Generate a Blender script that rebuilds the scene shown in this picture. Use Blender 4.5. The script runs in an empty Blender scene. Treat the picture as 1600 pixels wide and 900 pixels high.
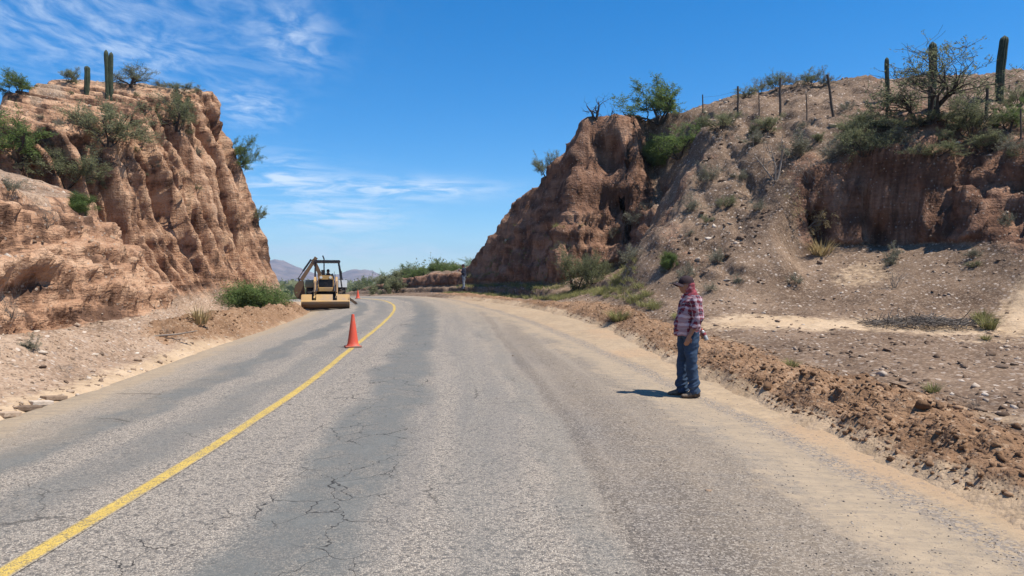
import bpy, bmesh, math, random
import numpy as np
from mathutils import Vector, Matrix
from mathutils.bvhtree import BVHTree

SC = bpy.context.scene
COL = SC.collection
R = math.radians

# ------------------------------------------------------------------ camera
CAM_H = 1.6
FPX = 1150.0                      # focal length in pixels of a 1600 px wide picture
cam_d = bpy.data.cameras.new('camera')
cam_d.sensor_width = 36.0
cam_d.lens = 36.0 * FPX / 1600.0
cam_d.clip_start = 0.05
cam_d.clip_end = 20000.0
cam = bpy.data.objects.new('camera', cam_d)
COL.objects.link(cam)
cam.location = (0, 0, CAM_H)
cam.rotation_euler = (R(90) - math.atan(10.0 / FPX), 0, 0)
SC.camera = cam

# ------------------------------------------------------------------ sun
SUN_EL, SUN_AZ = 63.0, 17.0        # degrees up, degrees behind the right-hand side
SUN_DIR = Vector((math.cos(R(SUN_EL)) * math.cos(R(-SUN_AZ)), math.cos(R(SUN_EL)) * math.sin(R(-SUN_AZ)), math.sin(R(SUN_EL))))
sun_d = bpy.data.lights.new('sun', 'SUN')
sun_d.energy = 4.6
sun_d.angle = R(0.53)
sun_d.color = (1.0, 0.955, 0.88)
sun = bpy.data.objects.new('sun', sun_d)
COL.objects.link(sun)
sun.rotation_euler = SUN_DIR.to_track_quat('Z', 'Y').to_euler()
sun.location = SUN_DIR * 60

# ------------------------------------------------------------------ node helpers
class NT:
    """tiny helper around a node tree"""
    def __init__(s, tree):
        s.t = tree; s.n = tree.nodes; s.l = tree.links
    def node(s, typ, **kw):
        nd = s.n.new(typ)
        for k, v in kw.items():
            setattr(nd, k, v)
        return nd
    def put(s, sock, v):
        if v is None: return
        if isinstance(v, bpy.types.NodeSocket):
            s.l.new(v, sock)
        else:
            if hasattr(sock.default_value, '__len__') and not hasattr(v, '__len__'):
                v = [v] * len(sock.default_value)
            if hasattr(sock.default_value, '__len__') and len(sock.default_value) == 4 and len(v) == 3:
                v = (*v, 1)
            sock.default_value = v
    def math(s, op, a, b=None, c=None, clamp=False):
        nd = s.node('ShaderNodeMath', operation=op, use_clamp=clamp)
        s.put(nd.inputs[0], a); s.put(nd.inputs[1], b); s.put(nd.inputs[2], c)
        return nd.outputs[0]
    def vmath(s, op, a, b=None):
        nd = s.node('ShaderNodeVectorMath', operation=op)
        s.put(nd.inputs[0], a); s.put(nd.inputs[1], b)
        return nd.outputs[0]
    def noise(s, vec, scale, detail=4, rough=0.55, dist=0.0, col=False):
        nd = s.node('ShaderNodeTexNoise')
        s.put(nd.inputs['Vector'], vec); s.put(nd.inputs['Scale'], scale)
        nd.inputs['Detail'].default_value = detail; nd.inputs['Roughness'].default_value = rough
        nd.inputs['Distortion'].default_value = dist
        return nd.outputs['Color' if col else 'Fac']
    def voro(s, vec, scale, feature='F1', rand=1.0):
        nd = s.node('ShaderNodeTexVoronoi', feature=feature)
        s.put(nd.inputs['Vector'], vec); s.put(nd.inputs['Scale'], scale)
        nd.inputs['Randomness'].default_value = rand
        return nd
    def ramp(s, fac, stops, interp='LINEAR'):
        nd = s.node('ShaderNodeValToRGB')
        nd.color_ramp.interpolation = interp
        e = nd.color_ramp.elements
        while len(e) < len(stops): e.new(0.5)
        for el, (p, c) in zip(e, stops):
            el.position = p
            el.color = (c, c, c, 1) if not hasattr(c, '__len__') else (*c[:3], 1)
        s.put(nd.inputs[0], fac)
        return nd.outputs[0]
    def mix(s, f, a, b, mode='MIX'):
        nd = s.node('ShaderNodeMix', data_type='RGBA', blend_type=mode)
        nd.clamp_factor = True
        s.put(nd.inputs[0], f); s.put(nd.inputs[6], a); s.put(nd.inputs[7], b)
        return nd.outputs[2]
    def maprange(s, v, a, b, c=0.0, d=1.0, smooth=True):
        nd = s.node('ShaderNodeMapRange', interpolation_type='SMOOTHSTEP' if smooth else 'LINEAR')
        s.put(nd.inputs[0], v)
        for i, x in enumerate((a, b, c, d)): s.put(nd.inputs[i + 1], x)
        return nd.outputs[0]
    def mapping(s, vec, scale=(1, 1, 1), loc=(0, 0, 0), rot=(0, 0, 0)):
        nd = s.node('ShaderNodeMapping')
        s.put(nd.inputs['Vector'], vec)
        nd.inputs['Scale'].default_value = scale; nd.inputs['Location'].default_value = loc; nd.inputs['Rotation'].default_value = rot
        return nd.outputs[0]
    def attr(s, name, out='Fac'):
        nd = s.node('ShaderNodeAttribute', attribute_name=name)
        return nd.outputs[out]
    def bump(s, h, strength=0.5, dist=0.02, normal=None):
        nd = s.node('ShaderNodeBump')
        nd.inputs['Strength'].default_value = strength; nd.inputs['Distance'].default_value = dist
        s.put(nd.inputs['Height'], h)
        if normal is not None: s.put(nd.inputs['Normal'], normal)
        return nd.outputs[0]
    def comb(s, x, y, z):
        nd = s.node('ShaderNodeCombineXYZ')
        s.put(nd.inputs[0], x); s.put(nd.inputs[1], y); s.put(nd.inputs[2], z)
        return nd.outputs[0]
    def sep(s, v):
        nd = s.node('ShaderNodeSeparateXYZ'); s.put(nd.inputs[0], v)
        return nd.outputs

def material(name):
    m = bpy.data.materials.new(name); m.use_nodes = True
    g = NT(m.node_tree)
    b = m.node_tree.nodes['Principled BSDF']
    b.inputs['Specular IOR Level'].default_value = 0.25
    return m, g, b

def simple(name, col, rough=0.7, metal=0.0, var=0.25, scale=6.0, spec=0.3, dirt=None, dirt_amt=0.4, bump=0.0):
    """one colour with uneven tone, optional dust with a shape of its own"""
    m, g, b = material(name)
    tc = g.node('ShaderNodeTexCoord').outputs['Object']
    n = g.noise(tc, scale, 5, 0.6)
    c = g.mix(n, [x * (1 - var) for x in col], [min(1, x * (1 + var)) for x in col])
    if dirt:
        d = g.maprange(g.noise(tc, scale * 0.45, 6, 0.65), 0.62 - dirt_amt * 0.4, 0.8 - dirt_amt * 0.25)
        c = g.mix(d, c, dirt)
    g.put(b.inputs['Base Color'], c)
    b.inputs['Roughness'].default_value = rough; b.inputs['Metallic'].default_value = metal
    b.inputs['Specular IOR Level'].default_value = spec
    if bump: g.put(b.inputs['Normal'], g.bump(n, bump, 0.01))
    return m

# ------------------------------------------------------------------ world: sky with thin high cloud
w = bpy.data.worlds.new('World'); SC.world = w; w.use_nodes = True
g = NT(w.node_tree)
for n_ in list(g.n): g.n.remove(n_)
sky = g.node('ShaderNodeTexSky', sky_type='NISHITA')
sky.sun_disc = False
sky.sun_elevation = R(SUN_EL); sky.sun_rotation = R(90 + SUN_AZ)
sky.altitude = 600; sky.air_density = 1.0; sky.dust_density = 0.0; sky.ozone_density = 3.5
dirv = g.vmath('NORMALIZE', g.node('ShaderNodeTexCoord').outputs['Generated'])
sx, sy, sz = g.sep(dirv)
hsv = g.node('ShaderNodeHueSaturation')
hsv.inputs['Saturation'].default_value = 1.32
hsv.inputs['Value'].default_value = 1.0
g.put(hsv.inputs['Color'], g.mix(1.0, sky.outputs[0], (0.86, 0.99, 1.10), 'MULTIPLY'))
zc = g.math('MAXIMUM', sz, 0.02)
zc = g.math('ADD', zc, 0.03)
px = g.math('DIVIDE', sx, zc); py = g.math('DIVIDE', sy, zc)
plane = g.comb(px, py, 0.0)                       # a flat cloud deck seen in perspective
warp = g.vmath('ADD', plane, g.vmath('MULTIPLY', g.vmath('SUBTRACT', g.noise(plane, 1.3, 3, 0.5, col=True), (0.5, 0.5, 0.5)), (0.55, 0.55, 0)))
rip = g.noise(g.mapping(warp, (5.2, 3.0, 1), rot=(0, 0, R(-20))), 2.1, 5, 0.58)
big = g.noise(plane, 0.62, 3, 0.5)
az = g.math('ARCTAN2', sx, sy); el = g.math('ARCSINE', sz)
def blob(a0, e0, wa, we):
    """soft region of sky round one bearing"""
    da = g.math('DIVIDE', g.math('SUBTRACT', az, R(a0)), R(wa))
    de = g.math('DIVIDE', g.math('SUBTRACT', el, R(e0)), R(we))
    r2 = g.math('ADD', g.math('MULTIPLY', da, da), g.math('MULTIPLY', de, de))
    return g.math('EXPONENT', g.math('MULTIPLY', r2, -1.0))
def addm(*v):
    o = v[0]
    for x in v[1:]: o = g.math('ADD', o, x)
    return o
# mackerel deck in the west, its twin drifting on outside the view, and thin streaks low down
deck = addm(blob(-35, 20.5, 13.5, 5.6), g.math('MULTIPLY', blob(-16.5, 17.6, 2.6, 2.2), 0.8), g.math('MULTIPLY', blob(-27, 15.3, 5, 1.5), 0.55),
            g.math('MULTIPLY', blob(-19.5, 12.6, 2.3, 1.3), 0.95), g.maprange(g.math('ADD', big, g.math('MULTIPLY', sy, -0.12)), 0.60, 0.72))
cl_a = g.math('MULTIPLY', deck, g.maprange(rip, 0.30, 0.82), clamp=True)
low = addm(g.math('MULTIPLY', blob(-17.5, 7.7, 3.2, 1.5), 0.8), g.math('MULTIPLY', blob(-12.5, 4.9, 4.0, 1.1), 0.8), blob(-7.6, 7.1, 6.0, 0.8),
           g.math('MULTIPLY', blob(-11.0, 2.2, 10.0, 0.9), 0.55), g.math('MULTIPLY', blob(-15.0, 5.5, 5.0, 2.6), 0.3))
fine = g.noise(g.comb(g.math('MULTIPLY', az, 9.0), g.math('MULTIPLY', el, 58.0), 0.3), 1.6, 5, 0.62, 0.6)
cl_b = g.math('MULTIPLY', low, g.maprange(fine, 0.36, 0.66), clamp=True)
cl = g.math('MAXIMUM', g.math('MULTIPLY', cl_a, 0.62), g.math('MULTIPLY', cl_b, 0.72))
cl = g.math('MULTIPLY', cl, g.maprange(el, -0.01, 0.02))
CLOUD = (6.9, 7.6, 8.3)
bgc = g.mix(cl, hsv.outputs[0], CLOUD)
bg = g.node('ShaderNodeBackground'); bg.inputs['Strength'].default_value = 0.09
g.put(bg.inputs['Color'], bgc)
w.cycles.sampling_method = 'MANUAL'; w.cycles.sample_map_resolution = 256
wo = g.node('ShaderNodeOutputWorld'); g.l.new(bg.outputs[0], wo.inputs[0])

# ------------------------------------------------------------------ picture settings
SC.render.engine = 'CYCLES'
SC.view_settings.view_transform = 'Standard'
SC.view_settings.look = 'None'
SC.view_settings.exposure = 0.68
SC.view_settings.gamma = 1.0
SC.view_settings.use_curve_mapping = False
SC.cycles.use_denoising = True
SC.cycles.max_bounces = 6
SC.cycles.diffuse_bounces = 3
SC.cycles.transparent_max_bounces = 12
SC.cycles.volume_bounces = 0
SC.cycles.use_adaptive_sampling = True
SC.cycles.adaptive_threshold = 0.012
SC.cycles.sample_clamp_indirect = 4.0

# ------------------------------------------------------------------ small tools
random.seed(7)
RNG = np.random.default_rng(7)
_PERM = np.random.default_rng(3).permutation(512).astype(np.int64)

_A = np.arange(512) * (2 * math.pi / 512); _C = ((np.arange(512) * 37) % 512) / 256.0 - 1.0
_GX = (np.cos(_A) * np.sqrt(1 - _C * _C)).astype(np.float32); _GY = (np.sin(_A) * np.sqrt(1 - _C * _C)).astype(np.float32); _GZ = _C.astype(np.float32)
_PERM2 = np.r_[_PERM, _PERM].astype(np.int32)

def perlin(x, y, z=0.0):
    """gradient noise, about -1..1"""
    f4 = np.float32
    x = np.asarray(x, f4); y = np.asarray(y, f4); z = np.asarray(z, f4)
    flat = z.ndim == 0
    fx, fy = np.floor(x), np.floor(y)
    xi = fx.astype(np.int32) & 511; yi = fy.astype(np.int32) & 511
    xf, yf = x - fx, y - fy
    u = xf * xf * xf * (xf * (xf * 6 - 15) + 10); v = yf * yf * yf * (yf * (yf * 6 - 15) + 10)
    fz = np.floor(z); zi = fz.astype(np.int32) & 511; zf = z - fz
    t = zf * zf * zf * (zf * (zf * 6 - 15) + 10)
    px0 = _PERM2[xi]; px1 = _PERM2[(xi + 1) & 511]
    planes = []
    for dz in (0, 1):
        if dz == 1 and flat and float(zf) == 0.0: break
        r = []
        for dy in (0, 1):
            q = []
            for dx in (0, 1):
                h = _PERM2[_PERM2[(px1 if dx else px0) + ((yi + dy) & 511)] + ((zi + dz) & 511)]
                q.append(_GX[h] * (xf - dx) + _GY[h] * (yf - dy) + _GZ[h] * (zf - dz))
            r.append(q[0] + u * (q[1] - q[0]))
        planes.append(r[0] + v * (r[1] - r[0]))
    o = planes[0] if len(planes) == 1 else planes[0] + t * (planes[1] - planes[0])
    return o * 1.5

def fbm(x, y, z=0.0, octv=4, gain=0.5):
    o, a, f = 0, 1.0, 1.0
    for i in range(octv):
        o = o + a * perlin(x * f + 17.3 * i, y * f - 9.1 * i, z * f + 5.7 * i)
        a *= gain; f *= 2.03
    return o

def sstep(a, b, x):
    t = np.clip((x - a) / (b - a), 0, 1)
    return t * t * (3 - 2 * t)

def smin(a, b, k):
    h = np.clip(0.5 + 0.5 * (b - a) / k, 0, 1)
    return b * (1 - h) + a * h - k * h * (1 - h)

def curve(pts):
    """smooth function through (t, value) points"""
    t = np.array([p[0] for p in pts], float); v = np.array([p[1] for p in pts], float)
    d = np.diff(v) / np.diff(t)
    m = np.zeros_like(v); m[1:-1] = (d[:-1] * np.diff(t)[1:] + d[1:] * np.diff(t)[:-1]) / (np.diff(t)[1:] + np.diff(t)[:-1])
    m[0] = d[0]; m[-1] = d[-1]
    def f(x):
        x = np.asarray(x, float)
        i = np.clip(np.searchsorted(t, x) - 1, 0, len(t) - 2)
        h = t[i + 1] - t[i]; s = (x - t[i]) / h
        s = np.clip(s, -0.2, 1.2)
        return ((2 * s ** 3 - 3 * s ** 2 + 1) * v[i] + (s ** 3 - 2 * s ** 2 + s) * h * m[i]
                + (-2 * s ** 3 + 3 * s ** 2) * v[i + 1] + (s ** 3 - s ** 2) * h * m[i + 1])
    return f

def tps(pts, smooth=0.3):
    """thin-plate surface through (x, y, z) points"""
    P = np.array(pts, float); n = len(P)
    def U(r2): return np.where(r2 > 1e-9, r2 * np.log(np.maximum(r2, 1e-9)), 0)
    K = U(((P[:, None, :2] - P[None, :, :2]) ** 2).sum(-1)) + np.eye(n) * smooth
    Q = np.c_[np.ones(n), P[:, :2]]
    A = np.block([[K, Q], [Q.T, np.zeros((3, 3))]])
    w_ = np.linalg.solve(A, np.r_[P[:, 2], 0, 0, 0])
    def f(x, y):
        o = w_[n] + w_[n + 1] * x + w_[n + 2] * y
        for i in range(n):
            o = o + w_[i] * U((x - P[i, 0]) ** 2 + (y - P[i, 1]) ** 2)
        return o
    return f

def polydist(x, y, pts):
    """signed distance to a polyline (positive on its left) """
    best = np.full(np.shape(x), 1e9); sgn = np.ones(np.shape(x))
    for (ax, ay), (bx, by) in zip(pts[:-1], pts[1:]):
        dx, dy = bx - ax, by - ay
        t = np.clip(((x - ax) * dx + (y - ay) * dy) / (dx * dx + dy * dy), 0, 1)
        qx, qy = x - ax - t * dx, y - ay - t * dy
        d = np.hypot(qx, qy)
        c = np.sign(dx * (y - ay) - dy * (x - ax))
        m = d < best - 1e-6
        best = np.where(m, d, best); sgn = np.where(m, c, sgn)
    return best * sgn

def densify(pts, n=60):
    P = np.array(pts, float)
    s = np.r_[0, np.cumsum(np.hypot(*np.diff(P, axis=0).T))]
    fx = curve(list(zip(s, P[:, 0]))); fy = curve(list(zip(s, P[:, 1])))
    t = np.linspace(0, s[-1], n)
    return list(zip(fx(t), fy(t)))

def link(o, parent=None):
    COL.objects.link(o)
    if parent is not None: o.parent = parent
    return o

def mesh_np(name, V, F, mat=None, smooth=True, attrs=None):
    """mesh from numpy arrays; F is (n,3) or (n,4)"""
    me = bpy.data.meshes.new(name)
    V = np.asarray(V, np.float32); F = np.asarray(F, np.int32); k = F.shape[1]
    me.vertices.add(len(V)); me.vertices.foreach_set('co', V.ravel())
    me.loops.add(F.size); me.loops.foreach_set('vertex_index', F.ravel())
    me.polygons.add(len(F))
    me.polygons.foreach_set('loop_start', np.arange(0, F.size, k, dtype=np.int32))
    me.polygons.foreach_set('loop_total', np.full(len(F), k, np.int32))
    if attrs:
        for an, av in attrs.items():
            a = me.attributes.new(an, 'FLOAT', 'POINT'); a.data.foreach_set('value', np.asarray(av, np.float32).ravel())
    me.update(calc_edges=True)
    if smooth: me.polygons.foreach_set('use_smooth', np.ones(len(F), bool))
    if mat is not None: me.materials.append(mat)
    return me

def add(name, me, parent=None, **props):
    o = bpy.data.objects.new(name, me); link(o, parent)
    for k, v in props.items(): o[k] = v
    return o

def empty(name, loc=(0, 0, 0), rz=0.0, label=None, cat=None, group=None, parent=None):
    o = bpy.data.objects.new(name, None); link(o, parent)
    o.empty_display_size = 0.2
    o.location = loc; o.rotation_euler = (0, 0, rz)
    if label: o['label'] = label
    if cat: o['category'] = cat
    if group: o['group'] = group
    return o

def grid_faces(nr, nc):
    i = np.arange((nr - 1) * (nc - 1)); r = i // (nc - 1); c = i % (nc - 1)
    a = r * nc + c
    return np.c_[a, a + 1, a + nc + 1, a + nc]
# ================================================================== the lie of the land
XC = curve([(-15, -2.75), (0, -2.75), (4, -2.8), (10, -3.08), (17, -3.7), (26, -4.5), (33, -5.3), (40, -6.5), (46, -8.1), (52, -10.6), (60, -15), (70, -22.5), (85, -36), (100, -51)])
XL = curve([(-15, -5.4), (0, -5.4), (7.9, -5.5), (12.3, -6.0), (17.5, -6.8), (27.4, -8.1), (35, -9.4), (44, -11.6), (54, -15.2), (60, -18.6), (70, -26), (85, -39.5), (100, -54.5)])
EA = curve([(-15, 2.0), (5, 2.0), (7.4, 1.92), (11.5, 1.5), (17.3, 0.75), (25, -0.6), (32, -2.2), (39, -3.8), (46, -5.7), (60, -12.4), (70, -19.8), (85, -33), (100, -48)])
ER = curve([(-15, 3.7), (0, 3.6), (5.2, 3.56), (8.2, 3.5), (12.3, 3.2), (17.5, 3.0), (21, 2.7), (25, 2.0), (30, 0.7), (38, -1.9), (46, -4.6), (52, -7.6), (60, -12), (70, -19), (85, -32), (100, -47)])
GR = curve([(-15, 0), (0, 0), (10, 0), (20, 0.1), (30, 0.25), (40, 0.37), (50, 0.42), (60, 0.22), (75, -0.5), (90, -1.4), (105, -2.2)])

def bank(y):
    return 0.07 * sstep(6, 42, y)

def zroad(x, y):
    off = np.clip(x - XC(y), -5.5, 7.5)
    return GR(y) + bank(y) * off

FOOT_L = densify([(-6.6, -40), (-6.6, -15), (-6.55, 0), (-6.6, 8), (-7.2, 12.6), (-9.0, 21), (-10.6, 26), (-12.6, 29.6), (-15.6, 32.6), (-20, 34), (-75, 36)], 50)     # toe of the low layered apron
WALL_L = densify([(-75, 22), (-36, 24), (-26, 26.5), (-20.4, 29.6), (-17.6, 33), (-15.8, 37), (-14.5, 41), (-13.5, 44.6), (-14.3, 47.2), (-18, 49.4), (-27, 51.4), (-75, 54)], 60)      # toe of the tall fluted wall
FOOT_R = densify([(3.9, 17), (3.7, 21), (3.7, 25), (4.2, 30), (5.0, 33.4), (5.4, 35.9), (3.9, 35.7), (1.9, 34.9), (1.5, 37.2), (0.0, 42), (-2.9, 49.0), (-6.2, 56), (-11, 64), (-18, 73), (-30, 86)], 64)
BANK = densify([(-31, 86), (-19, 73), (-11.6, 64), (-6.8, 56), (-3.4, 49), (-0.4, 42), (1.0, 36.4), (1.6, 34.2), (3.6, 32.0), (3.8, 26), (4.9, 22.2), (6.6, 20.6), (8.3, 20.6), (8.9, 22.6), (9.4, 24.6), (10.6, 24.6), (12.3, 23.5), (13.6, 21.3), (14.6, 19.0), (16.5, 16.5), (20, 12), (26, 7), (36, 0), (60, -14)], 84)
BENCH_L = tps([(-9.7, 14, 3.7), (-10.8, 18, 3.7), (-11.8, 22, 3.6), (-12.6, 26, 3.1), (-14.2, 29.5, 2.7), (-16, 33, 3.0), (-17.6, 30, 4.3), (-15, 24, 4.6), (-14.5, 20, 4.1), (-20, 25, 5.7), (-14, 8, 4.1), (-20, 14, 4.6),
               (-12.5, 12, 3.6), (-9.3, 3, 3.9), (-30, 15, 6.6), (-30, 28, 8.2), (-30, 0, 6.5), (-12, -12, 4.2), (-60, 0, 8), (-60, 30, 9)], 0.2)
HILL_L = tps([(-17.6, 37.5, 9.4), (-19.6, 33, 8.0), (-16.9, 41.0, 11.8), (-17.0, 44.8, 12.7), (-22.5, 29.6, 7.4), (-27, 39, 12.3), (-19, 48.5, 12.4), (-40, 46, 13.0), (-33, 32, 10.6), (-26, 33, 10.0), (-60, 30, 11.5), (-55, 60, 12), (-22, 39.5, 11.9), (-17.0, 35.5, 8.2)], 0.2)
HILL_R = tps([(3.5, 38, 9.9), (5, 37, 10.0), (2.8, 40, 8.9), (1.3, 43, 7.4), (-0.2, 46, 6.2), (-1.5, 48, 4.7), (-2.5, 49.5, 3.3), (5, 46, 7.6), (2, 50, 5.6), (-2, 54, 2.6), (8, 52, 8),
              (-5.5, 57, 2.3), (-8.5, 62.5, 1.9), (-1, 60, 2.4), (-13, 69, 1.0), (10, 60, 6), (9.7, 32, 8.7), (12.2, 28, 7.9), (16.7, 26, 7.6), (16.4, 42, 12.5), (8.3, 38, 10.2), (11.8, 40, 11.5), (19.8, 38, 11.9),
              (23.6, 33, 10.9), (12.3, 23.6, 5.6), (13.9, 20.3, 5.4), (10.6, 24.7, 5.2), (16.5, 16.7, 5.2), (21, 20, 6.6), (25, 10, 5.0), (32, 25, 8.5), (42, 42, 11), (22, 4, 3.8), (8.1, 31, 7.9), (5.9, 33.5, 7.2),
              (8.3, 20.6, 1.0), (6.6, 20.6, 0.95), (4.8, 21.8, 0.95), (7.4, 25, 3.7), (5.4, 27, 3.6), (8.9, 25.5, 4.6), (3.6, 25, 1.3), (30, 60, 10), (50, 20, 9), (45, 0, 6)], 0.15)
LOW_R = tps([(8.3, 20.6, 1.0), (6.6, 20.6, 0.95), (4.8, 21.8, 0.95), (3.6, 25, 1.2), (12, 23.3, 2.6), (10.3, 24.2, 2.7), (13.4, 20.8, 2.6), (15, 18.3, 2.6), (16.3, 16.4, 2.2), (12, 18.6, 1.0), (9.5, 19.5, 1.0),
             (14, 15.5, 0.75), (17, 12.5, 0.9), (4.5, 14, 0.42), (6, 10, 0.32), (10, 12, 0.42), (5, 5, 0.22), (20, 8, 0.9), (8, 2, 0.3), (5, -10, 0.1), (30, 0, 1.5), (3.2, 30, 1.1), (3, 36, 1.3)], 0.2)

def berm(x, y):
    """freshly graded ridge along the right shoulder, 0..1"""
    c = ER(y) + 0.52 + 0.16 * perlin(y * 0.35, 3.1)
    wd = np.where(x < c, 0.55, 0.72)
    return np.exp(-((x - c) / wd) ** 2) * (0.62 + 0.38 * sstep(30, 14, y)) * (0.86 + 0.42 * perlin(y * 0.33, 6.6) + 0.25 * perlin(y * 0.9, x * 0.4, 2.2)) * sstep(52, 44, y)

def windrow(x, y):
    """low ridge pushed up by the loader on the left shoulder"""
    c = XL(y) - 1.35 - 0.15 * perlin(y * 0.5, 8.0)
    return np.exp(-((x - c) / 0.62) ** 2) * sstep(14, 20, y) * sstep(39.5, 36.5, y)

def edge_dip(x, y):
    """the bed below the road sheet, rising to the verge outside it"""
    n = 0.22 * perlin(x * 0.9, y * 0.9) + 0.12 * perlin(x * 2.7, y * 2.7, 4.0)
    a = sstep(0.05, 0.5, XL(y) - 0.15 + n - x); b = sstep(-0.35, 0.15, x - ER(y) - n)
    return -0.10 + 0.13 * np.maximum(a, b)

def taper(x, y, z):
    t = np.maximum(sstep(72, 84, y), np.maximum(sstep(46, 60, np.abs(x)), sstep(-22, -36, y)))
    return z * (1 - t) + (-2.6) * t

def base_left(x, y):
    zr = zroad(x, y)
    D = polydist(x, y, FOOT_L)
    toe = 0.5 * np.clip(D, 0, 1.3) + 1.55 * np.maximum(D - 1.3, 0)
    hl = np.where(D > 0, smin(toe, np.maximum(BENCH_L(x, y) - zr, 0.3), 0.9), 0)
    W = polydist(x, y, WALL_L)
    W = W + (0.40 * perlin(x * 0.22, y * 0.22, 9.0) + 0.1 * perlin(x * 0.6, y * 0.6, 4.0)) * sstep(-2, 1, W)
    m = 3.2 - 2.3 * sstep(-21.5, -26, x)
    wl = np.where(W > 0, smin(0.35 * np.clip(W, 0, 0.4) + m * np.maximum(W - 0.3, 0), np.maximum(HILL_L(x, y) - zr, 0.3), 1.0), 0)
    hl = np.maximum(np.maximum(hl, wl), 0)
    z = zr + edge_dip(x, y) + hl
    D = np.maximum(D, W)
    z = z + 0.52 * windrow(x, y) + 0.12 * sstep(-2.5, 0, D) * sstep(0.3, 1.2, XL(y) - x)
    return taper(x, y, z)

def right_parts(x, y):
    E = polydist(x, y, BANK)                 # positive = up-hill side
    wob = 0.28 * perlin(x * 0.55, y * 0.55, 2.0) + 0.2 * perlin(x * 1.6, y * 1.6, 6.0)
    s = sstep(-0.15, 0.75 + 2.6 * sstep(13.0, 15.0, x), E + wob * sstep(9, 10.5, x))
    D = -polydist(x, y, FOOT_R)              # positive = right of the cliff foot
    cm = sstep(34.3, 35.2, y + 0.25 * perlin(x * 0.8, 1.7)) * np.maximum(sstep(7.6, 5.8, x), sstep(38, 41, y))
    return E, s, D, cm

def base_right(x, y):
    zr = zroad(x, y)
    E, s, D, cm = right_parts(x, y)
    low = np.maximum(LOW_R(x, y), zr * 0.6)
    lowm = sstep(0.2, 2.2, x - ER(y))
    low = zr * (1 - lowm) + low * lowm
    low = low * (1 - sstep(44, 54, y)) + zr * sstep(44, 54, y)
    hi = np.maximum(HILL_R(x, y), low)
    z = low + (hi - low) * s
    slope = 1.2 * (1 - cm) + 3.4 * cm + 0.5 * sstep(6, 9, x)
    toe = low + 0.35 + 0.4 * np.clip(D, 0, 0.5) + slope * np.maximum(D - 0.3, 0)
    far = sstep(17, 24, y)
    zt = np.where(D > 0, smin(toe, z, 0.9), np.minimum(z, low + 0.35 * sstep(-2.6, 0, D)))
    z = z * (1 - far) + zt * far
    z = z + edge_dip(x, y) + 0.29 * berm(x, y)
    return taper(x, y, z)

def rows(a, b, extra=()):
    ys = [a]
    while ys[-1] < b:
        y = ys[-1]
        st = 0.0044 * max(abs(y), 9.0)
        if y < 1.5: st = 0.22
        for (p, q, f) in extra:
            if p < y < q: st *= f
        ys.append(y + st)
    return np.array(ys)

def patch(ys, xa, xb, base, ncol):
    """grid whose columns crowd where the ground is steep"""
    yc = np.linspace(ys[0], ys[-1], 180)
    t = np.linspace(0, 1, 500)
    A, B = xa(yc)[:, None], xb(yc)[:, None]
    X = A + (B - A) * t[None, :]; Y = np.repeat(yc[:, None], 500, 1)
    Z = base(X, Y)
    dl = np.hypot(np.diff(X, axis=1), np.diff(Z, axis=1))
    xm = 0.5 * (X[:, 1:] + X[:, :-1]); zm = 0.5 * (Z[:, 1:] + Z[:, :-1])
    dist = np.sqrt(xm ** 2 + Y[:, 1:] ** 2 + (zm - 1.6) ** 2)
    wgt = dl / np.maximum(dist, 7.0)
    k = np.ones(15) / 15
    wgt = np.apply_along_axis(lambda v: np.convolve(np.pad(v, 7, 'edge'), k, 'valid'), 0, wgt)
    cum = np.c_[np.zeros(len(yc)), np.cumsum(wgt, axis=1)]; cum /= cum[:, -1:]
    s = np.linspace(0, 1, ncol)
    T = np.array([np.interp(s, cum[i], t) for i in range(len(yc))])
    f = (ys - ys[0]) / (ys[-1] - ys[0]) * 179; i0 = np.clip(f.astype(int), 0, 178); fr = (f - i0)[:, None]
    T = T[i0] * (1 - fr) + T[i0 + 1] * fr
    X = xa(ys)[:, None] + (xb(ys) - xa(ys))[:, None] * T
    Y = np.repeat(ys[:, None], ncol, 1)
    return X, Y, base(X, Y)

def normals(X, Y, Z):
    P = np.stack([X, Y, Z], -1)
    dr = np.gradient(P, axis=0); dc = np.gradient(P, axis=1)
    n = np.cross(dc, dr)
    n /= np.maximum(np.linalg.norm(n, axis=-1, keepdims=True), 1e-9)
    return np.where(n[..., 2:3] < 0, -n, n)

def ridged(x, y, z=0.0):
    return 1.0 - 2.2 * np.abs(perlin(x, y, z))

# ------------------------------------------------------------------ left hillside
ysL = rows(-30, 84, extra=((29, 49, 0.5),))
XL_, YL_, ZL_ = patch(ysL, lambda y: np.full(np.shape(y), -62.0), lambda y: XL(y) + 1.2, base_left, 400)
NL = normals(XL_, YL_, ZL_)
WL_ = polydist(XL_, YL_, WALL_L)
DL = np.maximum(polydist(XL_, YL_, FOOT_L), WL_)
steepL = np.clip((1 - NL[..., 2]) / 0.45, 0, 1) * sstep(0.1, 1.0, DL)
sL = YL_ + 0.25 * (-XL_)
hiL = sstep(-0.3, 0.6, WL_)                                  # tall fluted wall in the distance, lumpy ledges near by
wz = 0.5 * perlin(YL_ * 0.35, ZL_ * 0.3, 7.0)
def chan(x, y, z, wd):
    """narrow rain channels between rounded ribs"""
    return -np.clip(1 - np.abs(perlin(x, y, z)) / wd, 0, 1) ** 1.3
ap = sstep(1.5, 4.5, ZL_)                                  # flutes run out on the cones at the foot
wz = wz * 0.35
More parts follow.
